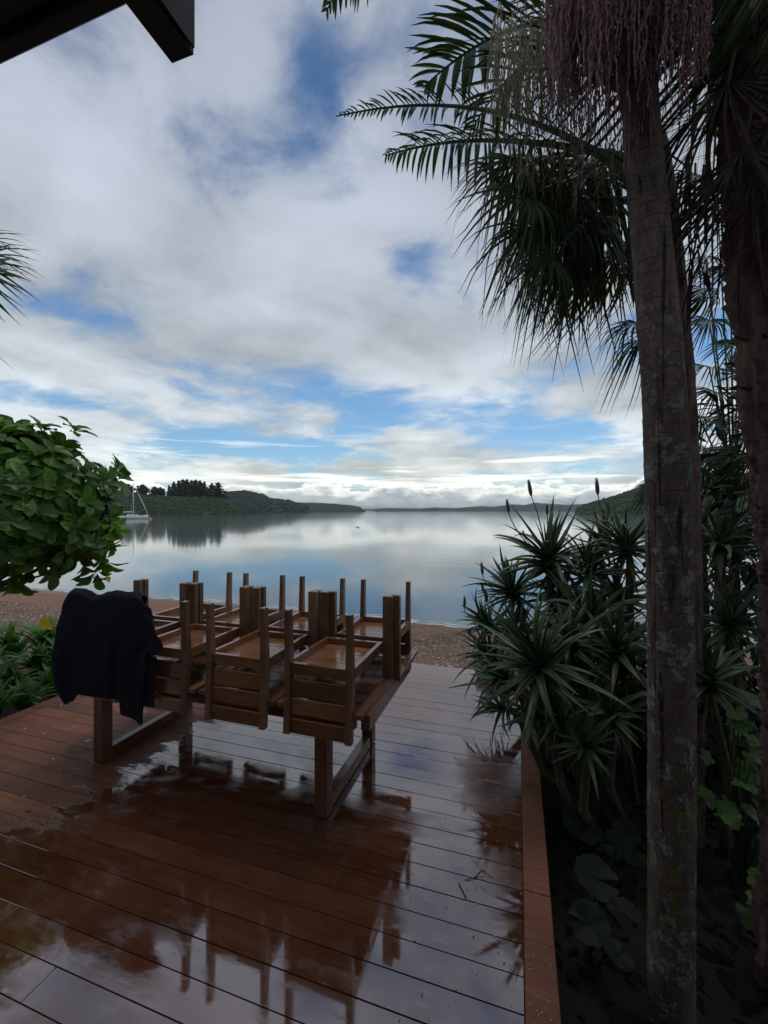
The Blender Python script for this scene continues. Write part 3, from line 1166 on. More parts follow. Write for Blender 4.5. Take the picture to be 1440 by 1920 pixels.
def aloe(label, hub, rad, axis, nleaf, ground, seed, spikes=(), group='aloes massed beside the deck', inner=.12, outer=1.9, stemless=False):
    rs = random.Random(seed)
    hub = Vector(hub)
    root = empty('aloe_plant', (ground[0], ground[1], ground[2]))
    tag(root, label, 'aloe', group)
    rl = Vector(root.location)
    axis = Vector(axis).normalized()
    a1 = axis.orthogonal().normalized()
    a2 = axis.cross(a1)
    nleaf = int(nleaf * 1.3)
    for i in range(nleaf):
        f = (i + .5) / nleaf
        th = inner + (outer - inner) * f ** .85 + rs.uniform(-.26, .26)
        ph = i * 2.39996 + rs.uniform(-.5, .5)
        out = a1 * math.cos(ph) + a2 * math.sin(ph)
        d = axis * math.cos(th) + out * math.sin(th)
        nrm = axis * math.sin(th) - out * math.cos(th)      # upper side faces the axis
        L = rad * rs.uniform(.68, 1.25) * (.8 + .25 * math.sin(f * PI))
        # let gravity add to the bend of flat leaves
        idx = 0 if f < .2 else (1 if f < .4 else (2 if f < .7 else 3))
        if rs.random() < .45:
            idx = rs.choice((0, 1, 2, 3, 4, 5, 6))
        if d.z < -.2:
            idx = rs.choice((0, 1, 5))
        me = ALOE_LEAVES[idx]
        base = hub + axis * (.10 * (1 - f)) + out * .012
        wk = rs.uniform(.52, .86) * min(1.25, .42 / L + .35)
        link('leaf', me, root, mat4(base - rl, frame_from(d, nrm), (L * wk, L, L * wk)))
    for i in range(9):                                      # withered leaves hang under the rosette
        ph = rs.random() * 2 * PI
        out = Vector((math.cos(ph), math.sin(ph), 0))
        d = out * rs.uniform(.3, .9) + Vector((0, 0, -1))
        L = rad * rs.uniform(.4, .8)
        link('leaf', ALOE_DEAD[i % 2], root, mat4(hub - axis * rs.uniform(.04, .14) - rl, frame_from(d, out), (L * .7, L, L * .7)))
    if not stemless:
        mb = MB()
        g = Vector(ground)
        mid = g.lerp(hub, .55) + Vector((rs.uniform(-.1, .1), rs.uniform(-.1, .1), -.08))
        mb.tube([g + Vector((0, 0, -.05)), mid, hub - axis * .05, hub + axis * .06], [.035, .028, .026, .022], 8)
        part(mb, 'stem', M['aloe_stem'], root, True)
    for (tip, base, rise, bl) in spikes:
        tip, base = Vector(tip), Vector(base)
        mb = MB()
        ctl = base.lerp(tip, .6) + Vector(rise)
        pts = []
        for k in range(9):
            t = k / 8
            pts.append(base * (1 - t) ** 2 + ctl * 2 * t * (1 - t) + tip * t * t)
        tl = (pts[-1] - pts[-2]).normalized()
        mb.tube(pts, [.0075 - .0035 * k / 8 for k in range(9)], 6)
        st = part(mb, 'flower_stalk', M['bud'], root, True)
        b2 = MB()
        prof = [(0, .004), (.08, .010), (.22, .0155), (.45, .0165), (.7, .012), (.9, .006), (1, .0008)]
        updir = (tl + Vector((0, 0, 1.2))).normalized()
        b2.tube([tip + updir * (bl * (a - .02)) for a, _ in prof], [r * bl / .15 for _, r in prof], 9)
        # small bracts
        for k in range(46):
            a = .1 + .8 * k / 46
            rr = .0165 * bl / .15 * math.sin(min(1, a * 1.5 + .25) * PI * .62)
            ph = k * 2.4
            o1 = updir.orthogonal().normalized()
            o2 = updir.cross(o1)
            o = o1 * math.cos(ph) + o2 * math.sin(ph)
            c = tip + updir * bl * a + o * rr
            sdv = updir.cross(o) * .004
            b2.add([c - sdv, c + sdv, c + updir * .016 + o * .004], [(0, 1, 2)])
        bo = part(b2, 'flower_bud', M['bud'], root)
    return root


def GZ(p, dz=0):
    return (p[0], p[1], ground_z(p[0], p[1]) + dz)


def aloe_px(label, px, py, d, rpx, axis, nleaf, seed, gshift=(.12, .1), spikes=(), **kw):
    hub = at(px, py, d)
    g = GZ((max(hub.x + gshift[0], .30), hub.y + gshift[1]))
    sp = []
    for (tx, ty, rise, bl) in spikes:
        tip = at(tx, ty, d + rnd(-.05, .05))
        sp.append((tip, hub + (tip - hub).normalized() * .05, rise, bl))
    return aloe(label, hub, .86 * rpx * d / FOC, axis, nleaf, g, seed, sp, **kw)


aloe_px('tall aloe rosette against the bay, with two high flower spikes', 1030, 1062, 4.0, 132, (-.05, -.25, 1), 40, 1,
        spikes=((996, 930, (.02, 0, .05), .17), (954, 962, (-.08, 0, -.02), .14), (1026, 966, (0, 0, 0), .10), (985, 1010, (0, 0, 0), .08)))
aloe_px('aloe rosette beside the ringed palm trunk with one tall bud spike', 1178, 1040, 3.7, 118, (-.2, -.2, 1), 34, 2,
        spikes=((1121, 928, (-.06, 0, -.04), .16), (1142, 962, (0, 0, 0), .10)))
aloe_px('largest aloe rosette, leaning out low over the deck edge', 1018, 1262, 3.05, 172, (-.35, -.35, .8), 46, 3, gshift=(.35, .1), outer=2.1)
aloe_px('deep green aloe rosette in the middle of the mass', 1112, 1178, 3.6, 130, (-.3, -.5, .9), 36, 4)
aloe_px('aloe rosette on the bay side below the tall one', 968, 1120, 4.3, 112, (-.5, -.1, .9), 34, 5, gshift=(.5, .1),
        spikes=((905, 1078, (-.1, 0, -.08), .14), (907, 1112, (-.1, 0, -.05), .12)))
aloe_px('outermost aloe rosette leaning over the gravel with drooping buds', 925, 1178, 4.35, 80, (-.8, -.1, .7), 28, 6, gshift=(.65, .1),
        spikes=((871, 1140, (-.12, 0, -.02), .13), (879, 1188, (-.1, 0, .03), .12), (913, 1130, (0, 0, 0), .15), (897, 1155, (-.05, 0, 0), .06)))
aloe_px('small aloe rosette hanging below the largest one', 1020, 1342, 2.95, 74, (-.45, -.4, .3), 24, 7, gshift=(.25, .1))
aloe_px('aloe rosette with upright pale-edged leaves seen between the two trunks', 1347, 1035, 3.2, 118, (.05, -.2, 1), 32, 8)
aloe_px('lower aloe rosette between the two trunks', 1366, 1182, 3.0, 112, (-.1, -.3, .9), 28, 9)
aloe_px('shaded aloe low behind the ringed trunk, long spreading leaves', 1330, 1290, 2.7, 128, (-.2, -.5, .8), 26, 10)
aloe_px('aloe rosette deep in shade under the middle ones', 1105, 1295, 3.5, 120, (-.3, -.6, .7), 28, 11)
aloe_px('aloe rosette hard against the ringed trunk at mid height', 1160, 1130, 4.1, 110, (-.2, -.3, 1), 32, 12)
aloe_px('aloe rosette behind the largest one, over the deck corner', 985, 1205, 3.9, 100, (-.6, -.2, .8), 30, 13, gshift=(.5, .1))
aloe_px('aloe rosette in the gap under the tall one', 1060, 1130, 4.1, 112, (-.3, -.4, .9), 32, 14)
aloe_px('aloe rosette filling the deck-side edge above the hanging one', 955, 1280, 3.5, 105, (-.7, -.3, .6), 30, 16, gshift=(.6, .1))
aloe_px('aloe rosette between the tall one and the ringed trunk', 1105, 1085, 3.9, 105, (-.1, -.2, 1), 30, 17)
aloe_px('lowest shaded aloe rosette against the ringed trunk', 1165, 1235, 3.2, 120, (-.4, -.5, .8), 30, 18)
aloe_px('aloe rosette low on the bay side, above the rock', 930, 1235, 4.2, 92, (-.7, -.1, .7), 28, 19, gshift=(.7, .1))
aloe_px('small aloe rosette spilling over the deck border below the big one', 1062, 1352, 2.9, 84, (-.4, -.6, .4), 26, 20)
aloe_px('shaded aloe rosette low against the ringed trunk\'s near side', 1150, 1345, 2.9, 100, (-.3, -.6, .6), 26, 21)
aloe_px('dim aloe rosette at the foot of the mass', 1100, 1400, 2.75, 84, (-.2, -.7, .5), 24, 22)
aloe_px('aloe rosette tangled between the big one and the middle one', 1068, 1215, 3.3, 108, (-.1, -.4, .9), 32, 23)
aloe_px('aloe rosette reaching over the boards beside the rock', 955, 1330, 3.2, 70, (-.8, -.3, .2), 22, 24, gshift=(.6, .1))
aloe_px('aloe rosette on the skyline between the tall one and the trunk', 1128, 1030, 4.3, 86, (.1, -.1, 1), 28, 25)
aloe_px('small light green aloe tucked behind the ringed trunk', 1316, 1000, 3.6, 62, (-.1, 0, 1), 16, 15, outer=1.0)


def fan_mesh(spread, nseg, droop, seed, fused=.42, wid=1.0, petiole=.8, ragged=0.0, split_tip=True):
    """fan palm leaf: hub at the origin, blade along +Y, upper side +Z, unit radius; petiole runs back along -Y"""
    rs = random.Random(seed)
    mb = MB()
    da = spread / nseg
    for i in range(nseg):
        a = -spread / 2 + (i + .5) * da + rs.uniform(-.45, .45) * da
        if rs.random() < ragged * .3:
            continue
        L = (.80 + .20 * math.cos(a * .8)) * rs.uniform(.72, 1.10)
        dv = Vector((math.sin(a), math.cos(a), 0))
        sv = Vector((math.cos(a), -math.sin(a), 0))
        rows = []
        ns = 7
        dr = droop * rs.uniform(.4, 2.0) + (rs.random() < .15) * .35
        lift = .10 * (1 - (a / (spread / 2)) ** 2)
        brk = rs.uniform(.45, .95)
        for k in range(ns + 1):
            t = k / ns
            r = t * L
            if r < fused:
                w = r * math.tan(da / 2) * 1.02
            else:
                q = (r - fused) / max(.01, L - fused)
                w = fused * math.tan(da / 2) * (1 - q ** 1.4) * wid + .0016
            z = lift * math.sin(t * PI) - dr * t ** 2.4
            if split_tip and t > brk:
                z -= (t - brk) * 1.3 * rs.uniform(.5, 1.2) * min(1, droop * 3)
            fold = w * .5
            c = dv * (r * (1 - .18 * dr * t)) + Vector((0, 0, z))
            rows.append([c - sv * w + Vector((0, 0, fold)), c, c + sv * w + Vector((0, 0, fold))])
        mb.grid(rows)
    if petiole:
        pts = [Vector((0, .06, 0)), Vector((0, -.3 * petiole, .02)), Vector((0, -petiole, -.05 * petiole))]
        mb.tube(pts, [.012, .014, .020], 6)
    return mb


FAN = [fan_mesh(4.3, 40, .35, 1), fan_mesh(4.6, 44, .6, 2), fan_mesh(3.9, 36, .95, 3, ragged=.4), fan_mesh(4.2, 38, .2, 4, fused=.36)]
FAN += [fan_mesh(3.5, 24, .14, 5, fused=.36, wid=1.0, ragged=.35), fan_mesh(3.3, 24, .30, 6, fused=.30, wid=1.0, ragged=.5)]
FAN_ME = [m.mesh('fan_leaf', M['fan'], False) for m in FAN]
FAN_TAN = FAN[2].mesh('fan_leaf', M['fan_tan'])
SKIRT_ME = [fan_mesh(2.0, 26, .1, 20 + i, fused=.3, ragged=.7, wid=.6).mesh('dead_frond', M['dry']) for i in range(3)]


def fan_leaf(root, hub, d, n, r, me):
    link('fan_leaf', me, root, mat4(Vector(hub) - Vector(root.location), frame_from(d, n), r))


def ringed_tube(mb, pts, rads, n=28, ring=.11, ringamp=.02, lump=.02, seed=0, step=.03):
    """long trunk surface with leaf-scar rings and uneven girth"""
    P = [Vector(p) for p in pts]
    seg = [(b - a).length for a, b in zip(P, P[1:])]
    tot = sum(seg)
    rows = []
    k = int(tot / step)
    for i in range(k + 1):
        s = tot * i / k
        j, acc = 0, 0
        while j < len(seg) - 1 and acc + seg[j] < s:
            acc += seg[j]
            j += 1
        t = (s - acc) / seg[j]
        # catmull
        p0, p1, p2, p3 = P[max(0, j - 1)], P[j], P[j + 1], P[min(len(P) - 1, j + 2)]
        c = .5 * ((2 * p1) + (p2 - p0) * t + (2 * p0 - 5 * p1 + 4 * p2 - p3) * t * t + (3 * p1 - p0 - 3 * p2 + p3) * t ** 3)
        r = rads[j] + (rads[j + 1] - rads[j]) * t
        row = []
        for q in range(n):
            an = 2 * PI * q / n
            o = Vector((math.cos(an), math.sin(an), 0))
            wob = s + .02 * mnoise.noise(Vector((o.x * 1.5, o.y * 1.5, s * 2 + seed)))
            ph = (wob / ring) % 1.0
            rg = ringamp * (math.exp(-((ph - .5) / .10) ** 2) - .8 * math.exp(-((ph - .68) / .06) ** 2))
            l = lump * (mnoise.noise(Vector((o.x * 2.2, o.y * 2.2, s * 3 + seed))) + .5 * mnoise.noise(Vector((o.x * 7, o.y * 7, s * 11 + seed))))
            row.append(c + o * (r * (1 + rg + l)))
        rows.append(row)
    mb.grid(rows, True)
    return rows


def feather_frond(root, P0, P1, P2, n, Lmax, droop, mat, seed, start=.15, name='frond', lw=.016, fwd=.9, miss=.0, lifted=0.0):
    """pinnate leaf along a bent midrib, narrow folded leaflets on both sides"""
    rs = random.Random(seed)
    P0, P1, P2 = Vector(P0), Vector(P1), Vector(P2)
    def B(t):
        return P0 * (1 - t) ** 2 + P1 * 2 * t * (1 - t) + P2 * t * t
    mb = MB()
    mb.tube([B(k / 14) for k in range(15)], [.017 * (1 - k / 15) + .003 for k in range(15)], 6)
    for i in range(n):
        t = start + (1 - start) * (i + .5) / n
        p = B(t)
        tg = (B(min(1, t + .02)) - B(t - .02)).normalized()
        sd = tg.cross(UP)
        sd = sd.normalized() if sd.length > .1 else Vector((1, 0, 0))
        up = sd.cross(tg).normalized()
        prof = math.sin(PI * min(1, (t - start) / (1 - start) * .80 + .20)) ** .7
        for s in (-1, 1):
            if rs.random() < miss:
                continue
            L = Lmax * max(.16, prof) * rs.uniform(.8, 1.1)
            f = fwd * rs.uniform(.8, 1.2) * (1 + t * .8)
            d0 = (sd * s + tg * f * .7 + up * (.28 + lifted + rs.uniform(-.15, .15))).normalized()
            dr = droop * rs.uniform(.35, 2.2)
            rows = []
            q = p.copy()
            ns = 5
            for k in range(ns + 1):
                u = k / ns
                w = lw * (math.sin(PI * (u * .86 + .12)) ** .8) * (.6 + .4 * prof)
                wv = d0.cross(up)
                wv = wv.normalized() if wv.length > .05 else tg
                rows.append([q - wv * w + up * w * .5, q, q + wv * w + up * w * .5])
                d0 = (d0 + Vector((0, 0, -dr / ns * (.4 + u * 1.6)))).normalized()
                q = q + d0 * L / ns
            mb.grid(rows)
    return part(mb, name, mat, root)


# ---- the ringed palm beside the deck
def build_ringed_palm():
    base = at(1260, 1958, 1.85)
    base.z = ground_z(base.x, base.y)
    root = empty('ringed_palm', base)
    tag(root, 'tall ringed palm trunk crusted with lichen beside the deck', 'palm tree')
    top = at(1190, 60, 1.83)
    pts = [base + Vector((0, 0, -.1)), at(1258, 1880, 1.85), at(1259, 1400, 1.85), at(1253, 950, 1.85), at(1238, 640, 1.85), at(1216, 400, 1.85), at(1200, 200, 1.84), top, at(1180, -260, 1.8)]
    mb = MB()
    ringed_tube(mb, pts, [.102, .090, .089, .089, .083, .076, .070, .067, .065], 40, .095, .020, .045, 3, .014)
    part(mb, 'trunk', M['trunk'], root, True)
    s = at(1185, -120, 1.82)
    f = feather_frond
    f(root, at(1190, 40, 1.9), at(965, 0, 2.6), at(792, 165, 3.0), 34, .50, .45, M['feather'], 1, lw=.020, miss=.12)
    f(root, at(1190, 330, 1.95), at(930, 150, 2.7), at(630, 218, 3.0), 60, .20, .5, M['feather'], 2, lw=.010, miss=.25, lifted=.1)
    f(root, at(1195, 300, 1.95), at(900, 235, 2.8), at(723, 292, 3.05), 44, .36, 1.6, M['feather'], 3, lw=.012, miss=.15)
    f(root, at(1150, -200, 1.9), at(760, -330, 2.5), at(612, 22, 2.9), 40, .40, .6, M['feather'], 4)
    f(root, at(1190, -20, 1.9), at(1020, -120, 2.4), at(850, -60, 2.9), 30, .50, .4, M['feather'], 5, lw=.016, miss=.2)
    f(root, at(1190, 120, 1.9), at(1010, 20, 2.5), at(880, 250, 2.8), 34, .45, .9, M['feather'], 6, lw=.013, miss=.35)
    f(root, at(1190, 20, 1.9), at(1080, -120, 2.6), at(980, 120, 3.3), 32, .50, .7, M['feather'], 7, lw=.014, miss=.3)
    f(root, s, at(1420, -330, 2.0), at(1620, 60, 2.3), 32, .50, .7, M['feather'], 8, lw=.018)
    f(root, s, at(1330, -500, 1.4), at(1500, -200, .9), 32, .50, .7, M['feather'], 9, lw=.018)
    f(root, s, at(1230, -420, 2.7), at(1330, -60, 3.6), 32, .55, .7, M['feather'], 10, lw=.018)
    f(root, s, at(980, -420, 1.3), at(700, -420, 1.2), 32, .50, .7, M['feather'], 11, lw=.018)

    # hanging flower and fruit strands
    def strands(name, mat, n, pxr, y0r, y1r, dr, rad, seed, bead):
        rs = random.Random(seed)
        mb = MB()
        for i in range(n):
            px = rs.uniform(*pxr)
            d = rs.uniform(*dr)
            y0 = rs.uniform(*y0r)
            y1 = y1r[0] + (y1r[1] - y1r[0]) * rs.random() ** 1.4 * (.55 + .65 * abs(mnoise.noise(Vector((px * .03, seed, 0)))) * 2)
            y1 = max(y1, y0 + 40)
            a, b = at(px, y0, d), at(px + rs.uniform(-22, 10), y1, d + rs.uniform(-.04, .04))
            ln = (a - b).length
            k = max(6, int(ln / bead))
            pts, rr = [], []
            ph = rs.random() * 50
            for j in range(k + 1):
                t = j / k
                p = a.lerp(b, t)
                wob = Vector((mnoise.noise(Vector((ph, t * 9, 0))), mnoise.noise(Vector((ph, t * 9, 9))), 0)) * .010
                pts.append(p + wob)
                rr.append(rad * (1 - .5 * t) * (1.35 if j % 2 else .55) * rs.uniform(.7, 1.3))
            mb.tube(pts, rr, 4, False)
        o = part(mb, name, mat, root)
        o['kind'] = 'stuff'
    strands('flower_strands', M['strand_purple'], 620, (1030, 1335), (-170, 60), (20, 255), (1.45, 1.80), .0046, 1, .012)
    strands('flower_strands', M['strand_purple'], 260, (1055, 1250), (-100, 80), (120, 310), (1.66, 1.8), .0038, 2, .012)
    strands('fruit_strands', M['strand_pale'], 330, (925, 1090), (0, 190), (150, 330), (2.0, 2.45), .0030, 3, .016)
    strands('fruit_strands', M['strand_pale'], 160, (965, 1170), (150, 320), (270, 440), (2.0, 2.4), .0028, 4, .016)
    # branches that carry the strands
    mb = MB()
    for (x0, y0, d0, x1, y1, d1) in ((1190, 150, 1.85, 1000, 60, 2.2), (1190, 180, 1.85, 960, 130, 2.2), (1190, 60, 1.85, 1060, 10, 1.65), (1195, 60, 1.85, 1300, 0, 1.6), (1195, 160, 1.85, 1050, 190, 2.2)):
        mb.tube([at(x0, y0, d0), at((x0 + x1) / 2, (y0 + y1) / 2 - 30, (d0 + d1) / 2), at(x1, y1, d1)], [.018, .013, .006], 6)
    part(mb, 'strand_branches', M['strand_pale'], root, True)


build_ringed_palm()


# ---- fan palm behind the ringed trunk
def build_fan_palm():
    b = at(1290, 1600, 2.9)
    b.z = ground_z(b.x, b.y)
    root = empty('fan_palm', b)
    tag(root, 'dark fan palm behind the ringed trunk, heavy drooping fan leaves', 'palm tree')
    mb = MB()
    ringed_tube(mb, [b + Vector((0, 0, -.1)), at(1285, 1000, 2.9), at(1275, 700, 2.9), at(1240, 380, 2.9), at(1225, 250, 2.9)], [.10, .09, .085, .095, .07], 18, .09, .05, .05, 8, .04)
    part(mb, 'trunk', M['trunk_rough'], root, True)
    L = lambda px, py, d: at(px, py, d)
    rs = random.Random(4)
    # (hub px, py, distance), (pointing px, py), radius m, mesh
    for hx, hy, d, tx, ty, r, k in (
            (1030, 340, 2.5, 870, 400, .48, 1), (1050, 365, 2.55, 900, 500, .56, 2), (1070, 390, 2.5, 980, 560, .54, 2),
            (1090, 420, 2.5, 1010, 600, .48, 1), (1000, 300, 2.6, 840, 330, .55, 0), (1075, 340, 2.7, 1000, 540, .66, 1),
            (1110, 380, 2.7, 1070, 560, .50, 2), (1150, 480, 2.6, 1140, 640, .42, 3), (1130, 300, 2.75, 1040, 450, .62, 2),
            (1100, 300, 2.9, 1090, 480, .60, 1), (1195, 605, 2.75, 1110, 680, .34, 3), (1200, 640, 2.7, 1170, 720, .26, 2),
            (985, 315, 2.4, 830, 370, .47, 4), (995, 370, 2.3, 835, 450, .46, 4), (1000, 430, 2.5, 855, 540, .50, 5), (1030, 480, 2.4, 920, 590, .42, 5), (1075, 500, 2.6, 985, 620, .42, 5), (930, 320, 2.6, 850, 345, .30, 4), (1130, 470, 2.7, 1110, 590, .34, 4),
            (1300, 330, 3.0, 1370, 400, .42, 3), (1320, 540, 2.9, 1330, 640, .34, 2)):
        hub, tip = L(hx, hy, d), L(tx, ty, d - rs.uniform(.0, .15))
        dv = (tip - hub).normalized()
        nv = Vector((rs.uniform(-.25, .25), rs.uniform(-.25, .25), 1)) - FW * (.7 if k < 4 else 2.2)
        fan_leaf(root, hub, dv, nv, r, FAN_TAN if (hx, k) in ((1040, 2), (1150, 3)) else FAN_ME[k])
    for hx, hy, d in ((1030, 330, 2.45), (1060, 380, 2.5), (1150, 480, 2.6), (1195, 605, 2.75), (1000, 300, 2.6), (1110, 380, 2.7)):
        mb = MB()
        h0 = at(1240, 400 + (hy - 400) * .3, 2.88)
        h1 = at(hx, hy, d)
        mb.tube([h0, h0.lerp(h1, .5) + Vector((0, 0, .06)), h1], [.016, .012, .009], 6)
        part(mb, 'leaf_stalk', M['fan'], root, True)
    # dead leaf bases and threads hanging in the crown
    mb = MB()
    for i in range(90):
        a = at(rs.uniform(1030, 1330), rs.uniform(280, 520), rs.uniform(2.5, 2.95))
        ln = rs.uniform(.15, .5)
        sd = Vector((rs.uniform(-1, 1), rs.uniform(-1, 1), 0)).normalized() * rs.uniform(.004, .014)
        b2 = a + Vector((rs.uniform(-.05, .05), rs.uniform(-.05, .05), -ln))
        mb.add([a - sd, a + sd, a.lerp(b2, .5) + sd * 1.3, b2, a.lerp(b2, .5) - sd * 1.3], [(0, 1, 2, 3, 4)])
    o = part(mb, 'dead_leaf_shreds', M['dry'], root)
    o['kind'] = 'stuff'


build_fan_palm()


# ---- shaggy palm at the picture's edge
def build_shaggy_palm():
    b = at(1500, 1700, 1.95)
    b.z = ground_z(b.x, b.y)
    root = empty('shaggy_palm', b)
    tag(root, 'rough fibrous palm trunk with a skirt of dead fronds', 'palm tree')
    pts = [b + Vector((0, 0, -.1)), at(1512, 1250, 1.95), at(1495, 1000, 1.95), at(1472, 760, 1.95), at(1452, 560, 1.95), at(1440, 300, 1.95), at(1430, 0, 1.95)]
    mb = MB()
    ringed_tube(mb, pts, [.15, .15, .15, .145, .16, .16, .15], 48, .085, .10, .26, 21, .018)
    part(mb, 'trunk', M['trunk_rough'], root, True)
    rs = random.Random(9)
    # old leaf bases poking out of the fibre
    mb = MB()
    for i in range(170):
        t = rs.random()
        j = min(5, int(t * 6))
        c = pts[j].lerp(pts[j + 1], t * 6 - j)
        an = rs.random() * 2 * PI
        o = Vector((math.cos(an), math.sin(an), 0))
        p = c + o * .135
        q = p + o * rs.uniform(.03, .07) + Vector((0, 0, rs.uniform(.02, .07)))
        sd = o.cross(UP) * rs.uniform(.012, .03)
        mb.add([p - sd, p + sd, q + sd * .3, q - sd * .3, p + Vector((0, 0, -.03))], [(0, 1, 2, 3), (1, 0, 4)])
    lb = part(mb, 'leaf_bases', M['trunk_rough'], root)
    lb['kind'] = 'stuff'
    for i in range(34):
        hy = rs.uniform(-300, 330)
        hx = rs.uniform(1365, 1540) if hy > 60 else rs.uniform(1320, 1540)
        hub = at(hx, hy, rs.uniform(1.70, 2.2))
        dv = Vector((rs.uniform(-.35, .25), rs.uniform(-.3, .3), -1))
        nv = (hub - at(1430, hy, 1.95))
        nv.z = .1
        link('dead_frond', SKIRT_ME[i % 3], root, mat4(hub - Vector(root.location), frame_from(dv, nv if nv.length > .02 else FW), rs.uniform(.5, .8)))
    for hx, hy, d, tx, ty, r, k in ((1420, -60, 2.0, 1250, 60, .6, 1), (1430, 60, 2.2, 1300, 260, .6, 2), (1440, -150, 1.6, 1500, 150, .7, 1)):
        hub, tip = at(hx, hy, d), at(tx, ty, d)
        fan_leaf(root, hub, tip - hub, UP - FW * .5, r, FAN_ME[k])


build_shaggy_palm()


# ---- low fan palms between the trunks
def small_fan_palm(label, base_px, d, leaves, seed):
    b = at(base_px, 1200, d)
    b.z = ground_z(b.x, b.y)
    root = empty('young_fan_palm', b)
    tag(root, label, 'palm tree', 'young fan palms behind the trunks')
    rs = random.Random(seed)
    crown = at(base_px, 960, d)
    mb = MB()
    mb.tube([b, b.lerp(crown, .5), crown], [.05, .045, .04], 8)
    part(mb, 'trunk', M['trunk_rough'], root, True)
    for hx, hy, tx, ty, r, k in leaves:
        dd = d + rs.uniform(-.3, .3)
        hub, tip = at(hx, hy, dd), at(tx, ty, dd - .1)
        fan_leaf(root, hub, tip - hub, UP - FW * .6, r, FAN_ME[k])
        m2 = MB()
        m2.tube([crown, crown.lerp(hub, .5) + Vector((0, 0, .1)), hub], [.012, .009, .007], 5)
        part(m2, 'leaf_stalk', M['fan'], root, True)


small_fan_palm('young fan palm between the trunks, star-shaped leaves against the sky', 1375, 4.4,
               ((1342, 735, 1330, 760, .36, 3), (1366, 780, 1340, 820, .38, 0), (1330, 690, 1300, 690, .36, 3), (1392, 700, 1410, 660, .40, 0), (1310, 780, 1300, 830, .3, 2), (1400, 815, 1370, 870, .36, 2), (1330, 600, 1310, 640, .40, 3), (1385, 640, 1360, 690, .42, 4), (1322, 480, 1300, 520, .36, 5), (1370, 500, 1350, 560, .40, 4), (1345, 380, 1320, 420, .36, 5)), 1)
small_fan_palm('low fan palm with sunlit drooping leaves beside the shaggy trunk', 1350, 3.8,
               ((1330, 840, 1300, 890, .42, 2), (1370, 845, 1350, 920, .42, 2), (1400, 850, 1410, 930, .4, 1), (1305, 870, 1290, 930, .34, 2), (1385, 880, 1340, 900, .4, 2)), 2)
small_fan_palm('yellowish fan palm leaf hanging just left of the ringed trunk', 1236, 3.6, ((1222, 905, 1205, 960, .22, 2), (1230, 912, 1225, 970, .2, 2)), 3)


# ---- dark shrubs that close the garden behind the aloes
def leaf_shape(mb, p, d, n, L, W, fold=.15, bend=.25):
    d = Vector(d).normalized()
    n = Vector(n) - d * Vector(n).dot(d)
    n = n.normalized() if n.length > 1e-4 else d.orthogonal().normalized()
    s = d.cross(n)
    rows = []
    for t, w in ((0, .06), (.25, .62), (.55, 1.0), (.82, .72), (1.0, .04)):
        c = p + d * (L * t) - n * (bend * L * t * t)
        rows.append([c - s * (W * w / 2) + n * (fold * W * w), c, c + s * (W * w / 2) + n * (fold * W * w)])
    mb.grid(rows)


def shrub(name, label, centre, rad, n, L, W_, mat, seed, cat='shrub'):
    rs = random.Random(seed)
    centre = Vector(centre)
    g = Vector(GZ(centre))
    root = empty(name, g)
    tag(root, label, cat)
    mb = MB()
    for i in range(n):
        while True:
            q = Vector((rs.uniform(-1, 1), rs.uniform(-1, 1), rs.uniform(-1, 1)))
            if .35 < q.length < 1:
                break
        q *= 1 + .35 * mnoise.noise(q * 2.2 + Vector((seed, 0, 0)))
        p = centre + Vector((q.x * rad[0], q.y * rad[1], q.z * rad[2]))
        d = (q.normalized() + Vector((rs.uniform(-1, 1), rs.uniform(-1, 1), rs.uniform(-.8, .6)))).normalized()
        leaf_shape(mb, p, d, UP + Vector((rs.uniform(-.5, .5), rs.uniform(-.5, .5), 0)), L * rs.uniform(.7, 1.2), W_ * rs.uniform(.7, 1.2))
    fo = part(mb, 'foliage', mat, root)
    fo['kind'] = 'stuff'
    st = MB()
    for i in range(5):
        q = centre + Vector((rs.uniform(-.6, .6) * rad[0], rs.uniform(-.6, .6) * rad[1], rs.uniform(0, .7) * rad[2]))
        st.tube([g + Vector((rs.uniform(-.1, .1), rs.uniform(-.1, .1), -.05)), g.lerp(q, .5) + Vector((rs.uniform(-.1, .1), 0, 0)), q], [.03, .02, .008], 6)
    part(st, 'branches', M['branch'], root, True)


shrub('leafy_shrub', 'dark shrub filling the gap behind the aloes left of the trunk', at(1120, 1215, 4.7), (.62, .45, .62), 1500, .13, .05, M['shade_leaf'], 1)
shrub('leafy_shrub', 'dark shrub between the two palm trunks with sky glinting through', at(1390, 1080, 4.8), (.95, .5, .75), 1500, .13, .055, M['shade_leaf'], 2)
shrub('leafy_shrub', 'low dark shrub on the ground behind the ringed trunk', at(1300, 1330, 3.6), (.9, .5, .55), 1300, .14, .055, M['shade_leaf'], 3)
shrub('leafy_shrub', 'dense dark shrub added past the picture edge to darken behind the shaggy trunk', at(1600, 900, 3.2), (.9, .8, 1.6), 2200, .16, .06, M['shade_leaf'], 4)  # mostly unseen, added to keep the right side dark


# ---- round-leaved and lobed-leaved plants in the bed
def round_leaf_mesh(seed):
    rs = random.Random(seed)
    mb = MB()
    n = 26
    ring = []
    for k in range(n):
        a = .18 + (2 * PI - .36) * k / (n - 1) - PI / 2 - PI / 2 + PI
        rr = 1 + .045 * math.sin(k * 2.6 + seed) + rs.uniform(-.02, .02)
        ring.append((a, rr))
    rows = []
    for f, z in ((.03, -.10), (.35, -.06), (.7, .04), (1.0, .02 + .05)):
        rows.append([Vector((math.sin(a) * rr * f, -math.cos(a) * rr * f, z + .06 * f * math.sin(a * 5 + seed))) for a, rr in ring])
    mb.grid(rows)
    return mb.mesh('leaf', M['round_leaf'], True)


RL = [round_leaf_mesh(i) for i in range(3)]


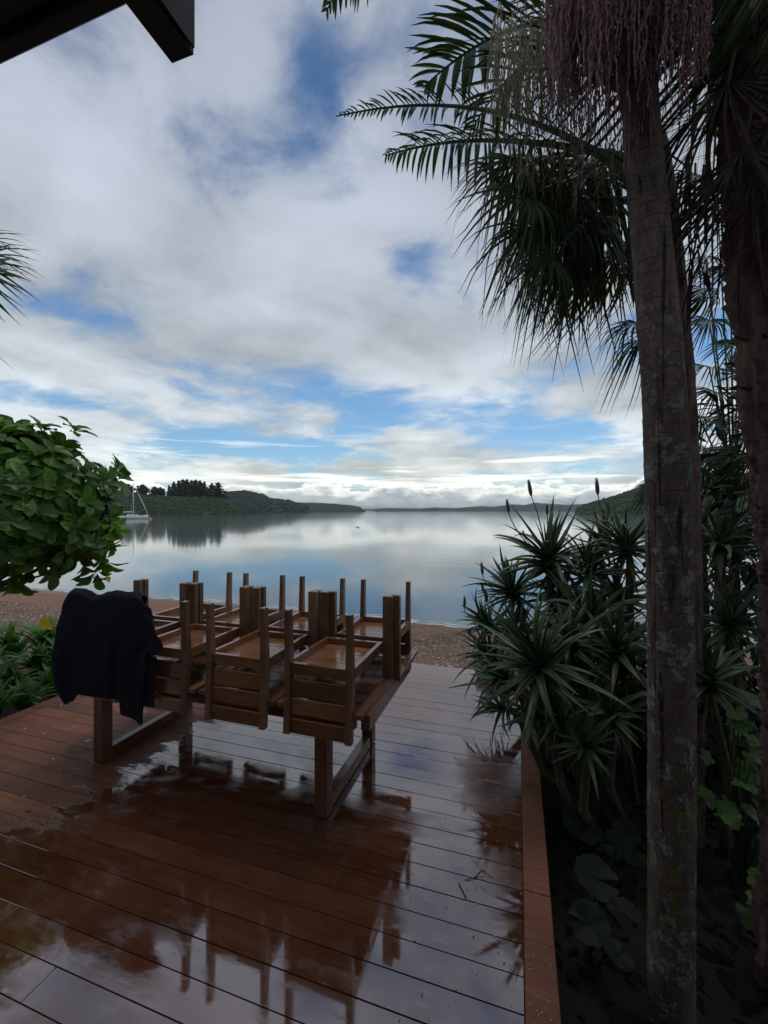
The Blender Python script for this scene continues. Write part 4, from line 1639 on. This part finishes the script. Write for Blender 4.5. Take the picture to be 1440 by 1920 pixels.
def round_plant(label, spots, seed):
    c = at(spots[0][0], spots[0][1], spots[0][2])
    root = empty('round_leaved_plant', GZ(c))
    tag(root, label, 'plant', 'round-leaved plants in the dark bed')
    rl = Vector(root.location)
    rs = random.Random(seed)
    for px, py, d, r in spots:
        p = at(px, py, d)
        n = Vector((rs.uniform(-.3, .3), -.45 + rs.uniform(-.2, .2), 1))
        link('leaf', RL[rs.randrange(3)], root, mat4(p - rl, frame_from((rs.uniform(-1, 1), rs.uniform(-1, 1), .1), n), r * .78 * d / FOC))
        mb = MB()
        mb.tube([rl + Vector((rs.uniform(-.05, .05), rs.uniform(-.05, .05), 0)), rl.lerp(p, .6) + Vector((0, 0, .02)), p], [.006, .005, .004], 5)
        part(mb, 'leaf_stalk', M['round_leaf'], root, True)


round_plant('plant with one large round scalloped leaf beside the deck border', ((1118, 1645, 2.36, 50), (1158, 1585, 2.6, 34), (1190, 1610, 2.5, 30)), 1)
round_plant('round-leaved plant nearest the aloes, glossy folded leaf', ((1090, 1545, 2.70, 46), (1175, 1560, 2.7, 30), (1130, 1500, 2.9, 30)), 2)
round_plant('round-leaved plant lowest in the bed by the deck corner', ((1105, 1730, 2.1, 46), (1170, 1710, 2.15, 36), (1160, 1790, 1.95, 34)), 3)


def lobed_leaf_mesh(seed):
    rs = random.Random(seed)
    mb = MB()
    n = 30
    pts = []
    for k in range(n):
        a = 2 * PI * k / n
        r = .62 + .24 * abs(math.cos(2.5 * a)) ** .8 + .05 * math.sin(13 * a + seed)
        if abs(a - PI) < .25:
            r *= .45
        pts.append(Vector((math.sin(a) * r, math.cos(a) * r, .12 * math.sin(3 * a + seed) - .12 * r * r)))
    mb.add([Vector((0, 0, .05))] + pts, [(0, 1 + k, 1 + (k + 1) % n) for k in range(n)])
    return mb.mesh('leaf', M['vine_leaf'], True)


LL = [lobed_leaf_mesh(i) for i in range(4)]


def lobed_plant(label, boxes, n, d0, seed):
    rs = random.Random(seed)
    c = at((boxes[0] + boxes[1]) / 2, 1500, d0)
    root = empty('lobed_leaf_plant', GZ(c))
    tag(root, label, 'plant', 'lobed-leaved plants at the picture edge')
    rl = Vector(root.location)
    for i in range(n):
        d = d0 + rs.uniform(-.12, .12)
        p = at(rs.uniform(boxes[0], boxes[1]), rs.uniform(boxes[2], boxes[3]), d)
        nv = Vector((rs.uniform(-.5, .2), rs.uniform(-.9, 0), 1))
        link('leaf', LL[i % 4], root, mat4(p - rl, frame_from((rs.uniform(-1, 1), rs.uniform(-1, 0), rs.uniform(-.6, .2)), nv), rs.uniform(17, 30) * d / FOC))
        mb = MB()
        mb.tube([rl + Vector((rs.uniform(-.06, .06), rs.uniform(-.06, .06), 0)), rl.lerp(p, .55) + Vector((rs.uniform(-.05, .05), 0, 0)), p], [.005, .004, .003], 4)
        part(mb, 'stalk', M['shade_leaf'], root)


lobed_plant('taller lobed-leaved plant with light green leaves behind the ringed trunk', (1325, 1455, 1330, 1530), 24, 2.55, 1)
lobed_plant('lower lobed-leaved plant at the bottom corner of the bed', (1395, 1460, 1620, 1740), 10, 2.2, 2)


# ------------------------------------------------------------------ left side: big-leaved bush, palm, lilies
def glossy_leaf_mesh(seed):
    rs = random.Random(seed)
    mb = MB()
    L, Wd = 1.0, .50
    rows = []
    for t, w in ((0, .05), (.12, .16), (.3, .52), (.5, .86), (.68, 1.0), (.84, .84), (.95, .45), (1.0, .06)):
        wav = .05 * math.sin(t * 9 + seed)
        z = -.28 * t * t + .04 * math.sin(t * PI)
        rows.append([Vector((-Wd * w / 2, t, z + .18 * Wd * w + wav * w)), Vector((-Wd * w / 4, t, z + .06 * Wd * w)), Vector((0, t, z)),
                     Vector((Wd * w / 4, t, z + .06 * Wd * w)), Vector((Wd * w / 2, t, z + .18 * Wd * w - wav * w))])
    mb.grid(rows)
    return mb


GLM = [glossy_leaf_mesh(i) for i in range(4)]
GLE = [m.mesh('leaf', M['leaf'], True) for m in GLM]
GLY = GLM[1].mesh('leaf', M['leaf_yellow'], True)


def build_bush():
    rs = random.Random(31)
    D = 4.9
    base = at(-70, 1300, D)
    base.z = ground_z(base.x, base.y)
    root = empty('big_leaved_bush', base)
    tag(root, 'rounded bush with big glossy green leaves at the deck\'s far side', 'bush')
    rl = Vector(root.location)
    c0 = at(18, 945, D)
    whorls = []
    for i in range(350):
        while True:
            q = Vector((rs.gauss(0, 1), rs.gauss(0, 1), rs.gauss(0, 1))).normalized()
            if q.z > -.75:
                break
        rr = rs.uniform(.72, 1.06) * (1 + .12 * mnoise.noise(q * 2.1))
        p = c0 + RT * (q.x * 1.06 * rr) + FW * (q.y * .95 * rr) + UP * (q.z * .93 * rr)
        whorls.append((p, (RT * q.x + FW * q.y + UP * (q.z + .25)).normalized()))
    for px, py in ((170, 1025), (195, 1050), (178, 1075), (160, 1060), (205, 1018), (150, 1030), (212, 985), (20, 1085), (8, 1060), (35, 1090), (-10, 1090), (120, 1020), (90, 1010)):
        p = at(px, py, D + rs.uniform(-.4, .3))
        whorls.append((p, (RT * .3 + UP * -.8 + FW * rs.uniform(-.4, .2)).normalized()))
    leaves = []
    for p, ax in whorls:
        a1 = ax.orthogonal().normalized()
        a2 = ax.cross(a1)
        k = rs.randrange(6, 9)
        for j in range(k):
            ph = 2 * PI * j / k + rs.uniform(-.3, .3)
            th = rs.uniform(.55, 1.35)
            o = a1 * math.cos(ph) + a2 * math.sin(ph)
            d = ax * math.cos(th) + o * math.sin(th) + UP * -.12
            n = ax * math.sin(th) - o * math.cos(th) + UP * .35
            leaves.append((p + Vector((rs.uniform(-.03, .03), rs.uniform(-.03, .03), rs.uniform(-.03, .03))), d, n, rs.uniform(.13, .28)))
    # the ones that show largest: near, in the picture, facing out
    def vis(l):
        v = l[0] - CAM
        dep = v.dot(FW)
        px = 720 + FOC * v.dot(RT) / dep
        return (dep if px > -15 else dep + 50) - .3 * (px / 240)
    leaves.sort(key=vis)
    for i, (p, d, n, L) in enumerate(leaves[:300]):
        link('leaf', GLE[i % 4], root, mat4(p - rl, frame_from(d, n), L))
    mb = MB()
    for i, (p, d, n, L) in enumerate(leaves[300:]):
        m = GLM[i % 4]
        M4 = mat4(p, frame_from(d, n), L)
        mb.add([M4 @ Vector(v) for v in m.v], m.f)
    f = part(mb, 'foliage', M['leaf'], root, True)
    f['kind'] = 'stuff'
    for px, py, dx in ((201, 1078, .2),):
        p = at(px, py, D - .2)
        o = link('leaf', GLY, root, mat4(p - rl, frame_from((dx, 0, -1), -FW), .085))
        o['label'] = 'yellowed leaf hanging at the bush tip'
    br = MB()
    fork = at(-40, 1110, D)
    br.tube([base + Vector((0, 0, -.1)), base.lerp(fork, .6), fork], [.07, .055, .05], 8)
    for px, py, dd, r in ((60, 1060, 0, .026), (130, 1035, -.1, .018), (30, 1000, .2, .03), (90, 950, .1, .02), (0, 900, -.1, .03), (150, 980, .2, .015), (170, 1040, -.15, .010), (40, 1075, .1, .012)):
        q = at(px, py, D + dd)
        br.tube([fork, fork.lerp(q, .55) + Vector((0, 0, -.05)), q], [r * 1.6, r * 1.2, r * .6], 7)
    part(br, 'branches', M['branch'], root, True)


build_bush()


def build_left_palm():
    b = at(-160, 1300, 4.2)
    b.z = ground_z(b.x, b.y)
    root = empty('edge_fan_palm', b)
    tag(root, 'fan palm outside the frame whose leaf tips reach in over the bush', 'palm tree')
    top = at(-150, 560, 4.2)
    mb = MB()
    ringed_tube(mb, [b, b.lerp(top, .5) + Vector((-.1, 0, 0)), top], [.1, .09, .08], 16, .09, .05, .05, 2, .05)
    part(mb, 'trunk', M['trunk_rough'], root, True)
    for hx, hy, d, tx, ty, r, k in ((-42, 500, 3.9, 20, 505, .56, 4), (-50, 530, 4.0, 10, 560, .5, 4), (-120, 420, 4.2, -180, 330, .7, 1), (-220, 500, 4.2, -330, 560, .7, 1),
                                    (-34, 925, 3.6, 60, 965, .40, 4), (-40, 990, 3.6, 40, 1030, .30, 4), (-52, 470, 4.1, 10, 470, .52, 4), (-46, 515, 3.8, 15, 540, .5, 4)):
        hub, tip = at(hx, hy, d), at(tx, ty, d - .1)
        fan_leaf(root, hub, tip - hub, UP - FW * (.45 if k < 4 else 2.5), r, FAN_ME[k])
        m2 = MB()
        m2.tube([top if hy < 700 else b.lerp(top, .5), hub], [.014, .010], 5)
        part(m2, 'leaf_stalk', M['fan'], root, True)


build_left_palm()


def strap_mesh(seed):
    rs = random.Random(seed)
    mb = MB()
    rows = []
    ang = .15
    p = Vector((0, 0, 0))
    bend = rs.uniform(1.2, 2.3)
    tw = rs.uniform(-.5, .5)
    for i in range(9):
        t = i / 8
        w = .055 * (.35 + .65 * math.sin(PI * min(1, t * .75 + .18))) * (1 - t ** 5)
        up = Vector((0, -math.sin(ang) * -1, math.cos(ang)))
        d = Vector((tw * t * .5, math.cos(ang), math.sin(ang)))
        xx = Vector((1, 0, 0))
        nn = Vector((0, -math.sin(ang), math.cos(ang)))
        rows.append([p - xx * w + nn * w * .45, p, p + xx * w + nn * w * .45])
        p = p + Vector((tw * .06, math.cos(ang + 1.0 - bend * t), math.sin(ang + 1.0 - bend * t))) / 8
    mb.grid(rows)
    return mb.mesh('leaf', M['lily'], True)


STRAP = [strap_mesh(i) for i in range(7)]


def lily(px, py, d, r, n, label, seed, group='strap-leaved lilies beside the deck'):
    rs = random.Random(seed)
    c = at(px, py, d)
    g = Vector(GZ(c))
    root = empty('lily_clump', g)
    tag(root, label, 'lily', group)
    for i in range(n):
        a = i * 2.4 + rs.uniform(-.3, .3)
        o = Vector((math.cos(a), math.sin(a), rs.uniform(0, 1.6)))
        link('leaf', STRAP[rs.randrange(7)], root, mat4(Vector((o.x * .05 * rs.random(), o.y * .05 * rs.random(), .04)), frame_from(o, UP), (r * rs.uniform(.8, 1.5), r * rs.uniform(.7, 1.2), r)))
    return root


LIL = [(45, 1325, 4.55, .46, 'bright green lily clump right at the deck\'s left border'),
       (-15, 1340, 4.35, .48, 'lily clump at the picture edge by the deck border'),
       (95, 1290, 4.95, .46, 'lily clump touching the deck border behind the shirt\'s hem'),
       (20, 1270, 4.95, .52, 'lily clump in the middle of the bed, yellowing tips'),
       (70, 1240, 5.4, .6, 'darker lily clump behind the bright ones'),
       (-20, 1250, 5.2, .6, 'dark lily clump at the picture edge behind the front one'),
       (115, 1240, 5.5, .62, 'lily clump half hidden behind the shirt'),
       (20, 1215, 5.9, .74, 'dark lily clump against the pale shingle'),
       (90, 1205, 6.0, .76, 'lily clump under the yellow leaf'),
       (130, 1210, 6.1, .74, 'rearmost lily clump beside the shirt\'s shoulder'),
       (-30, 1205, 6.0, .76, 'rearmost lily clump at the picture edge')]
for i, (px, py, d, r, lab) in enumerate(LIL):
    c = at(px, py, d)
    if c.x > DX0 - .22:
        # keep the clump rooted outside the deck border
        k = (DX0 - .25) / c.x
        d *= k
    lily(px, py, d, r, 42, lab, i + 50)
yl = at(84, 1150, 5.2)
o = link('fallen_leaf', GLY, None, mat4(yl, frame_from((.1, .0, -1), -FW + UP * .3), (.30, .22, .25)))
tag(o, 'big yellow leaf caught upright on top of the lilies', 'leaf')


# ------------------------------------------------------------------ on the water
def build_yacht():
    D = 137
    p = at(250, 958, D)
    root = empty('yacht', (p.x, p.y, -.6), YAW + R(4))
    tag(root, 'small white yacht moored under the wooded headland', 'yacht')
    mb = MB()
    secs = []
    for x, bw, sh, dp in ((-4.6, .95, 1.0, .15), (-3.2, 1.3, .95, .35), (-1, 1.5, .95, .5), (1.2, 1.35, 1.02, .5), (3.0, .85, 1.15, .35), (4.2, .35, 1.28, .15), (4.75, .02, 1.35, -.5)):
        secs.append([(x, -bw, sh), (x, -bw * .95, sh * .5), (x, -bw * .7, 0), (x, 0, -dp), (x, bw * .7, 0), (x, bw * .95, sh * .5), (x, bw, sh), (x, 0, sh + .04)])
    mb.grid(secs, True)
    mb.f.append(tuple(range(7, -1, -1)))
    mb.build('hull', M['hull'], root, True)
    cab = MB()
    cab.add([(-1.8, -.8, 1.0), (1.9, -.55, 1.0), (1.9, .55, 1.0), (-1.8, .8, 1.0), (-1.6, -.65, 1.55), (1.1, -.42, 1.4), (1.1, .42, 1.4), (-1.6, .65, 1.55)],
            [(4, 5, 6, 7), (0, 1, 5, 4), (1, 2, 6, 5), (2, 3, 7, 6), (3, 0, 4, 7)])
    c = cab.build('cabin', M['hull'], root)
    for s in (-1, 1):
        wb = MB()
        for a in (-1.2, -.2, .7):
            y = s * (.80 - .068 * (a + 1.8))
            wb.add([(a, y + s * .004, 1.16), (a + .6, y - s * .036, 1.16), (a + .6, y - s * .10, 1.34), (a, y - s * .06, 1.34)], [(0, 1, 2, 3)])
        wb.build('cabin_window', M['cabin_glass'], c)
    m_ = MB()
    m_.tube([(0, 0, 1.2), (0, 0, 11.6)], [.11, .085], 8)
    mast = m_.build('mast', M['mast'], root, True)
    sp = MB()
    sp.tube([(0, -.9, 7.4), (0, 0, 7.45), (0, .9, 7.4)], .03, 6)
    sp.build('spreader', M['mast'], mast)
    b = MB()
    b.tube([(-.1, 0, 2.3), (-3.9, 0, 2.2)], [.17, .13], 8)
    b.build('boom_and_sail', M['sailc'], root, True)
    j = MB()
    j.tube([(4.55, 0, 1.5), (3.2, 0, 4.6), (1.2, 0, 9.0)], [.10, .13, .06], 8)
    j.build('furled_jib', M['sailc'], root, True)
    st = MB()
    for q in (((0, 0, 11.5), (-4.5, 0, 1.1)), ((0, 0, 11.2), (0, -1.4, 1.0)), ((0, 0, 11.2), (0, 1.4, 1.0)), ((1.2, 0, 9), (.05, 0, 10.9)), ((.1, 0, 1.9), (3.6, 0, 3.1))):
        st.tube(q, .016, 4)
    st.build('rigging', M['mast'], root)


build_yacht()


def buoy(label, px, d, s, mat, z=-.6, cat='buoy'):
    p = at(px, 958, d)
    mb = MB()
    prof = [(-.5, .02), (-.42, .5), (-.1, .78), (.25, .74), (.5, .5), (.62, .22), (.72, .18), (.9, .14), (.92, .02)]
    mb.tube([(0, 0, a * s) for a, _ in prof], [r * s for _, r in prof], 14)
    o = mb.build('mooring_buoy', mat, None, True, (p.x, p.y, z))
    tag(o, label, cat)


buoy('orange mooring float off the yacht\'s bow', 281.5, 133, .75, M['orange'])
buoy('larger of two tiny dark floats out on the bay', 671.5, 66, .20, M['blackfloat'])
buoy('smaller of two tiny dark floats out on the bay', 667.3, 67, .13, M['blackfloat'])


# ------------------------------------------------------------------ rock, stones, shells, fallen bits
def rock(label, c, s, seed, squash=.6):
    mb = MB()
    rows = []
    nu, nv = 22, 13
    for j in range(nv + 1):
        th = PI * j / nv
        row = []
        for i in range(nu):
            ph = 2 * PI * i / nu
            v = Vector((math.sin(th) * math.cos(ph), math.sin(th) * math.sin(ph), math.cos(th)))
            r = 1 + .35 * mnoise.noise(v * 1.3 + Vector((seed, 0, 0))) + .18 * mnoise.noise(v * 3.4 + Vector((0, seed, 0)))
            row.append((v.x * r * s[0], v.y * r * s[1], v.z * r * s[2]))
        rows.append(row)
    mb.grid(rows, True)
    o = mb.build('rock', M['stone'], None, True, c)
    tag(o, label, 'rock')


rock('grey lichened rock at the deck\'s far corner under the aloes', (-.24, 5.22, .07), (.27, .22, .13), 3)
rock('second grey rock behind the deck corner, in the aloe shade', (.15, 5.75, .0), (.4, .3, .22), 8)


def scatter(name, label, cat, mat, n, place, s0, s1, seed, flat=.5):
    rs = random.Random(seed)
    mb = MB()
    for i in range(n):
        x, y = place(rs)
        z = ground_z(x, y)
        s = rs.uniform(s0, s1)
        k = 5
        a0 = rs.random() * 6.3
        ring = [Vector((x + math.cos(a0 + 2 * PI * q / k) * s * rs.uniform(.6, 1.2), y + math.sin(a0 + 2 * PI * q / k) * s * rs.uniform(.6, 1.2), z - s * .1 + s * rs.uniform(-.1, .35))) for q in range(k)]
        top = Vector((x + rs.uniform(-.3, .3) * s, y + rs.uniform(-.3, .3) * s, z + s * flat))
        mb.add(ring + [top], [(q, (q + 1) % k, k) for q in range(k)])
    tag(mb.build(name, mat), label, cat, kind='stuff')


def strip(x0, x1, y0, y1, p=1.0):
    return lambda rs: (rs.uniform(x0, x1), y0 + (y1 - y0) * rs.random() ** p)


scatter('gravel', 'brown gravel on the beach beyond the deck', 'gravel', M['pebble'], 9000, strip(-3.2, 1.8, 5.42, 9.7, 1.2), .008, .030, 1)
scatter('shingle', 'pale shingle beyond the lilies', 'shingle', M['pebble'], 4500, strip(-13, -3.2, 5.4, 7.2), .010, .035, 2)
scatter('shell_grit', 'white broken shell scattered along the deck edge', 'shells', M['shell'], 1500, strip(-2.2, 1.0, 5.42, 7.6, 2.2), .006, .020, 3, .35)
scatter('shell_grit', 'pale shell and stone bits in the shingle by the lilies', 'shells', M['shell'], 1500, strip(-12, -3.5, 5.6, 7.1), .008, .024, 4, .35)


def debris():
    rs = random.Random(77)
    mb = MB()
    for i in range(230):
        if rs.random() < .55:
            x, y = rs.uniform(.03, .155), rs.uniform(1.5, 2.7)
            z = .004
        else:
            x = .02 - abs(rs.gauss(0, .35))
            y = rs.uniform(1.3, 3.2)
            z = .0015
        a = rs.random() * 6.3
        d = Vector((math.cos(a), math.sin(a), rs.uniform(0, .3)))
        L = rs.uniform(.004, .012)
        s = Vector((-d.y, d.x, 0)) * L * rs.uniform(.2, .5)
        p = Vector((x, y, z))
        mb.add([p - s, p + s, p + d * L + Vector((0, 0, .003)), p + d * L * .5 + s * .4 + Vector((0, 0, .005))], [(0, 1, 3), (1, 2, 3), (0, 3, 2)])
    tag(mb.build('fallen_petals', M['petal']), 'tiny pale fallen flower bits on the deck border', 'petals', kind='stuff')
    for lab, (px, py), pts in (('small forked twig lying on the wet boards', (890, 1645), ((-.05, -.03), (0, 0), (.03, .06))),
                               ('thin straight twig on the wet boards near the border', (868, 1672), ((-.03, .05), (.02, -.03)))):
        mb = MB()
        r = FW + (px - 720) / FOC * RT + (958 - py) / FOC * UP
        c = CAM + r * (-(2.0 - .004) / r.z)
        mb.tube([c + Vector((a, b, 0)) for a, b in pts], .0022, 5)
        if len(pts) == 3:
            mb.tube([c, c + Vector((.05, .015, .004))], .0018, 5)
        tag(mb.build('twig', M['twig'], None, True), lab, 'twig')


debris()


def litter():
    rs = random.Random(5)
    mb = MB()
    for i in range(1500):
        x, y = rs.uniform(.2, 2.2), rs.uniform(.6, 4.6)
        p = Vector((x, y, ground_z(x, y) + rs.uniform(.0, .03)))
        a = rs.random() * 6.3
        leaf_shape(mb, p, Vector((math.cos(a), math.sin(a), rs.uniform(-.2, .5))), UP + Vector((rs.uniform(-.6, .6), rs.uniform(-.6, .6), 0)), rs.uniform(.04, .11), rs.uniform(.015, .04))
    tag(mb.build('leaf_litter', M['litter']), 'dead leaves strewn over the dark garden bed', 'leaf litter', kind='stuff')


litter()
def build_haze():
    m = bpy.data.materials.new('thin_haze')
    m.use_nodes = True
    T = NT(m.node_tree)
    out = T.n('ShaderNodeOutputMaterial')
    v = T.n('ShaderNodeVolumePrincipled')
    v.inputs['Color'].default_value = (.80, .88, .95, 1)
    v.inputs['Density'].default_value = .00012
    v.inputs['Anisotropy'].default_value = .2
    T.t.links.new(v.outputs[0], out.inputs['Volume'])
    mb = MB()
    mb.box((-9500, -60, -7), (9500, 12500, 95))
    tag(mb.build('haze', m), 'thin pale sea haze over the bay', 'haze', kind='stuff')


build_haze()

S.cycles.max_bounces = 7
S.cycles.diffuse_bounces = 3
S.cycles.glossy_bounces = 4
S.cycles.transmission_bounces = 4
S.cycles.sample_clamp_indirect = 4.0
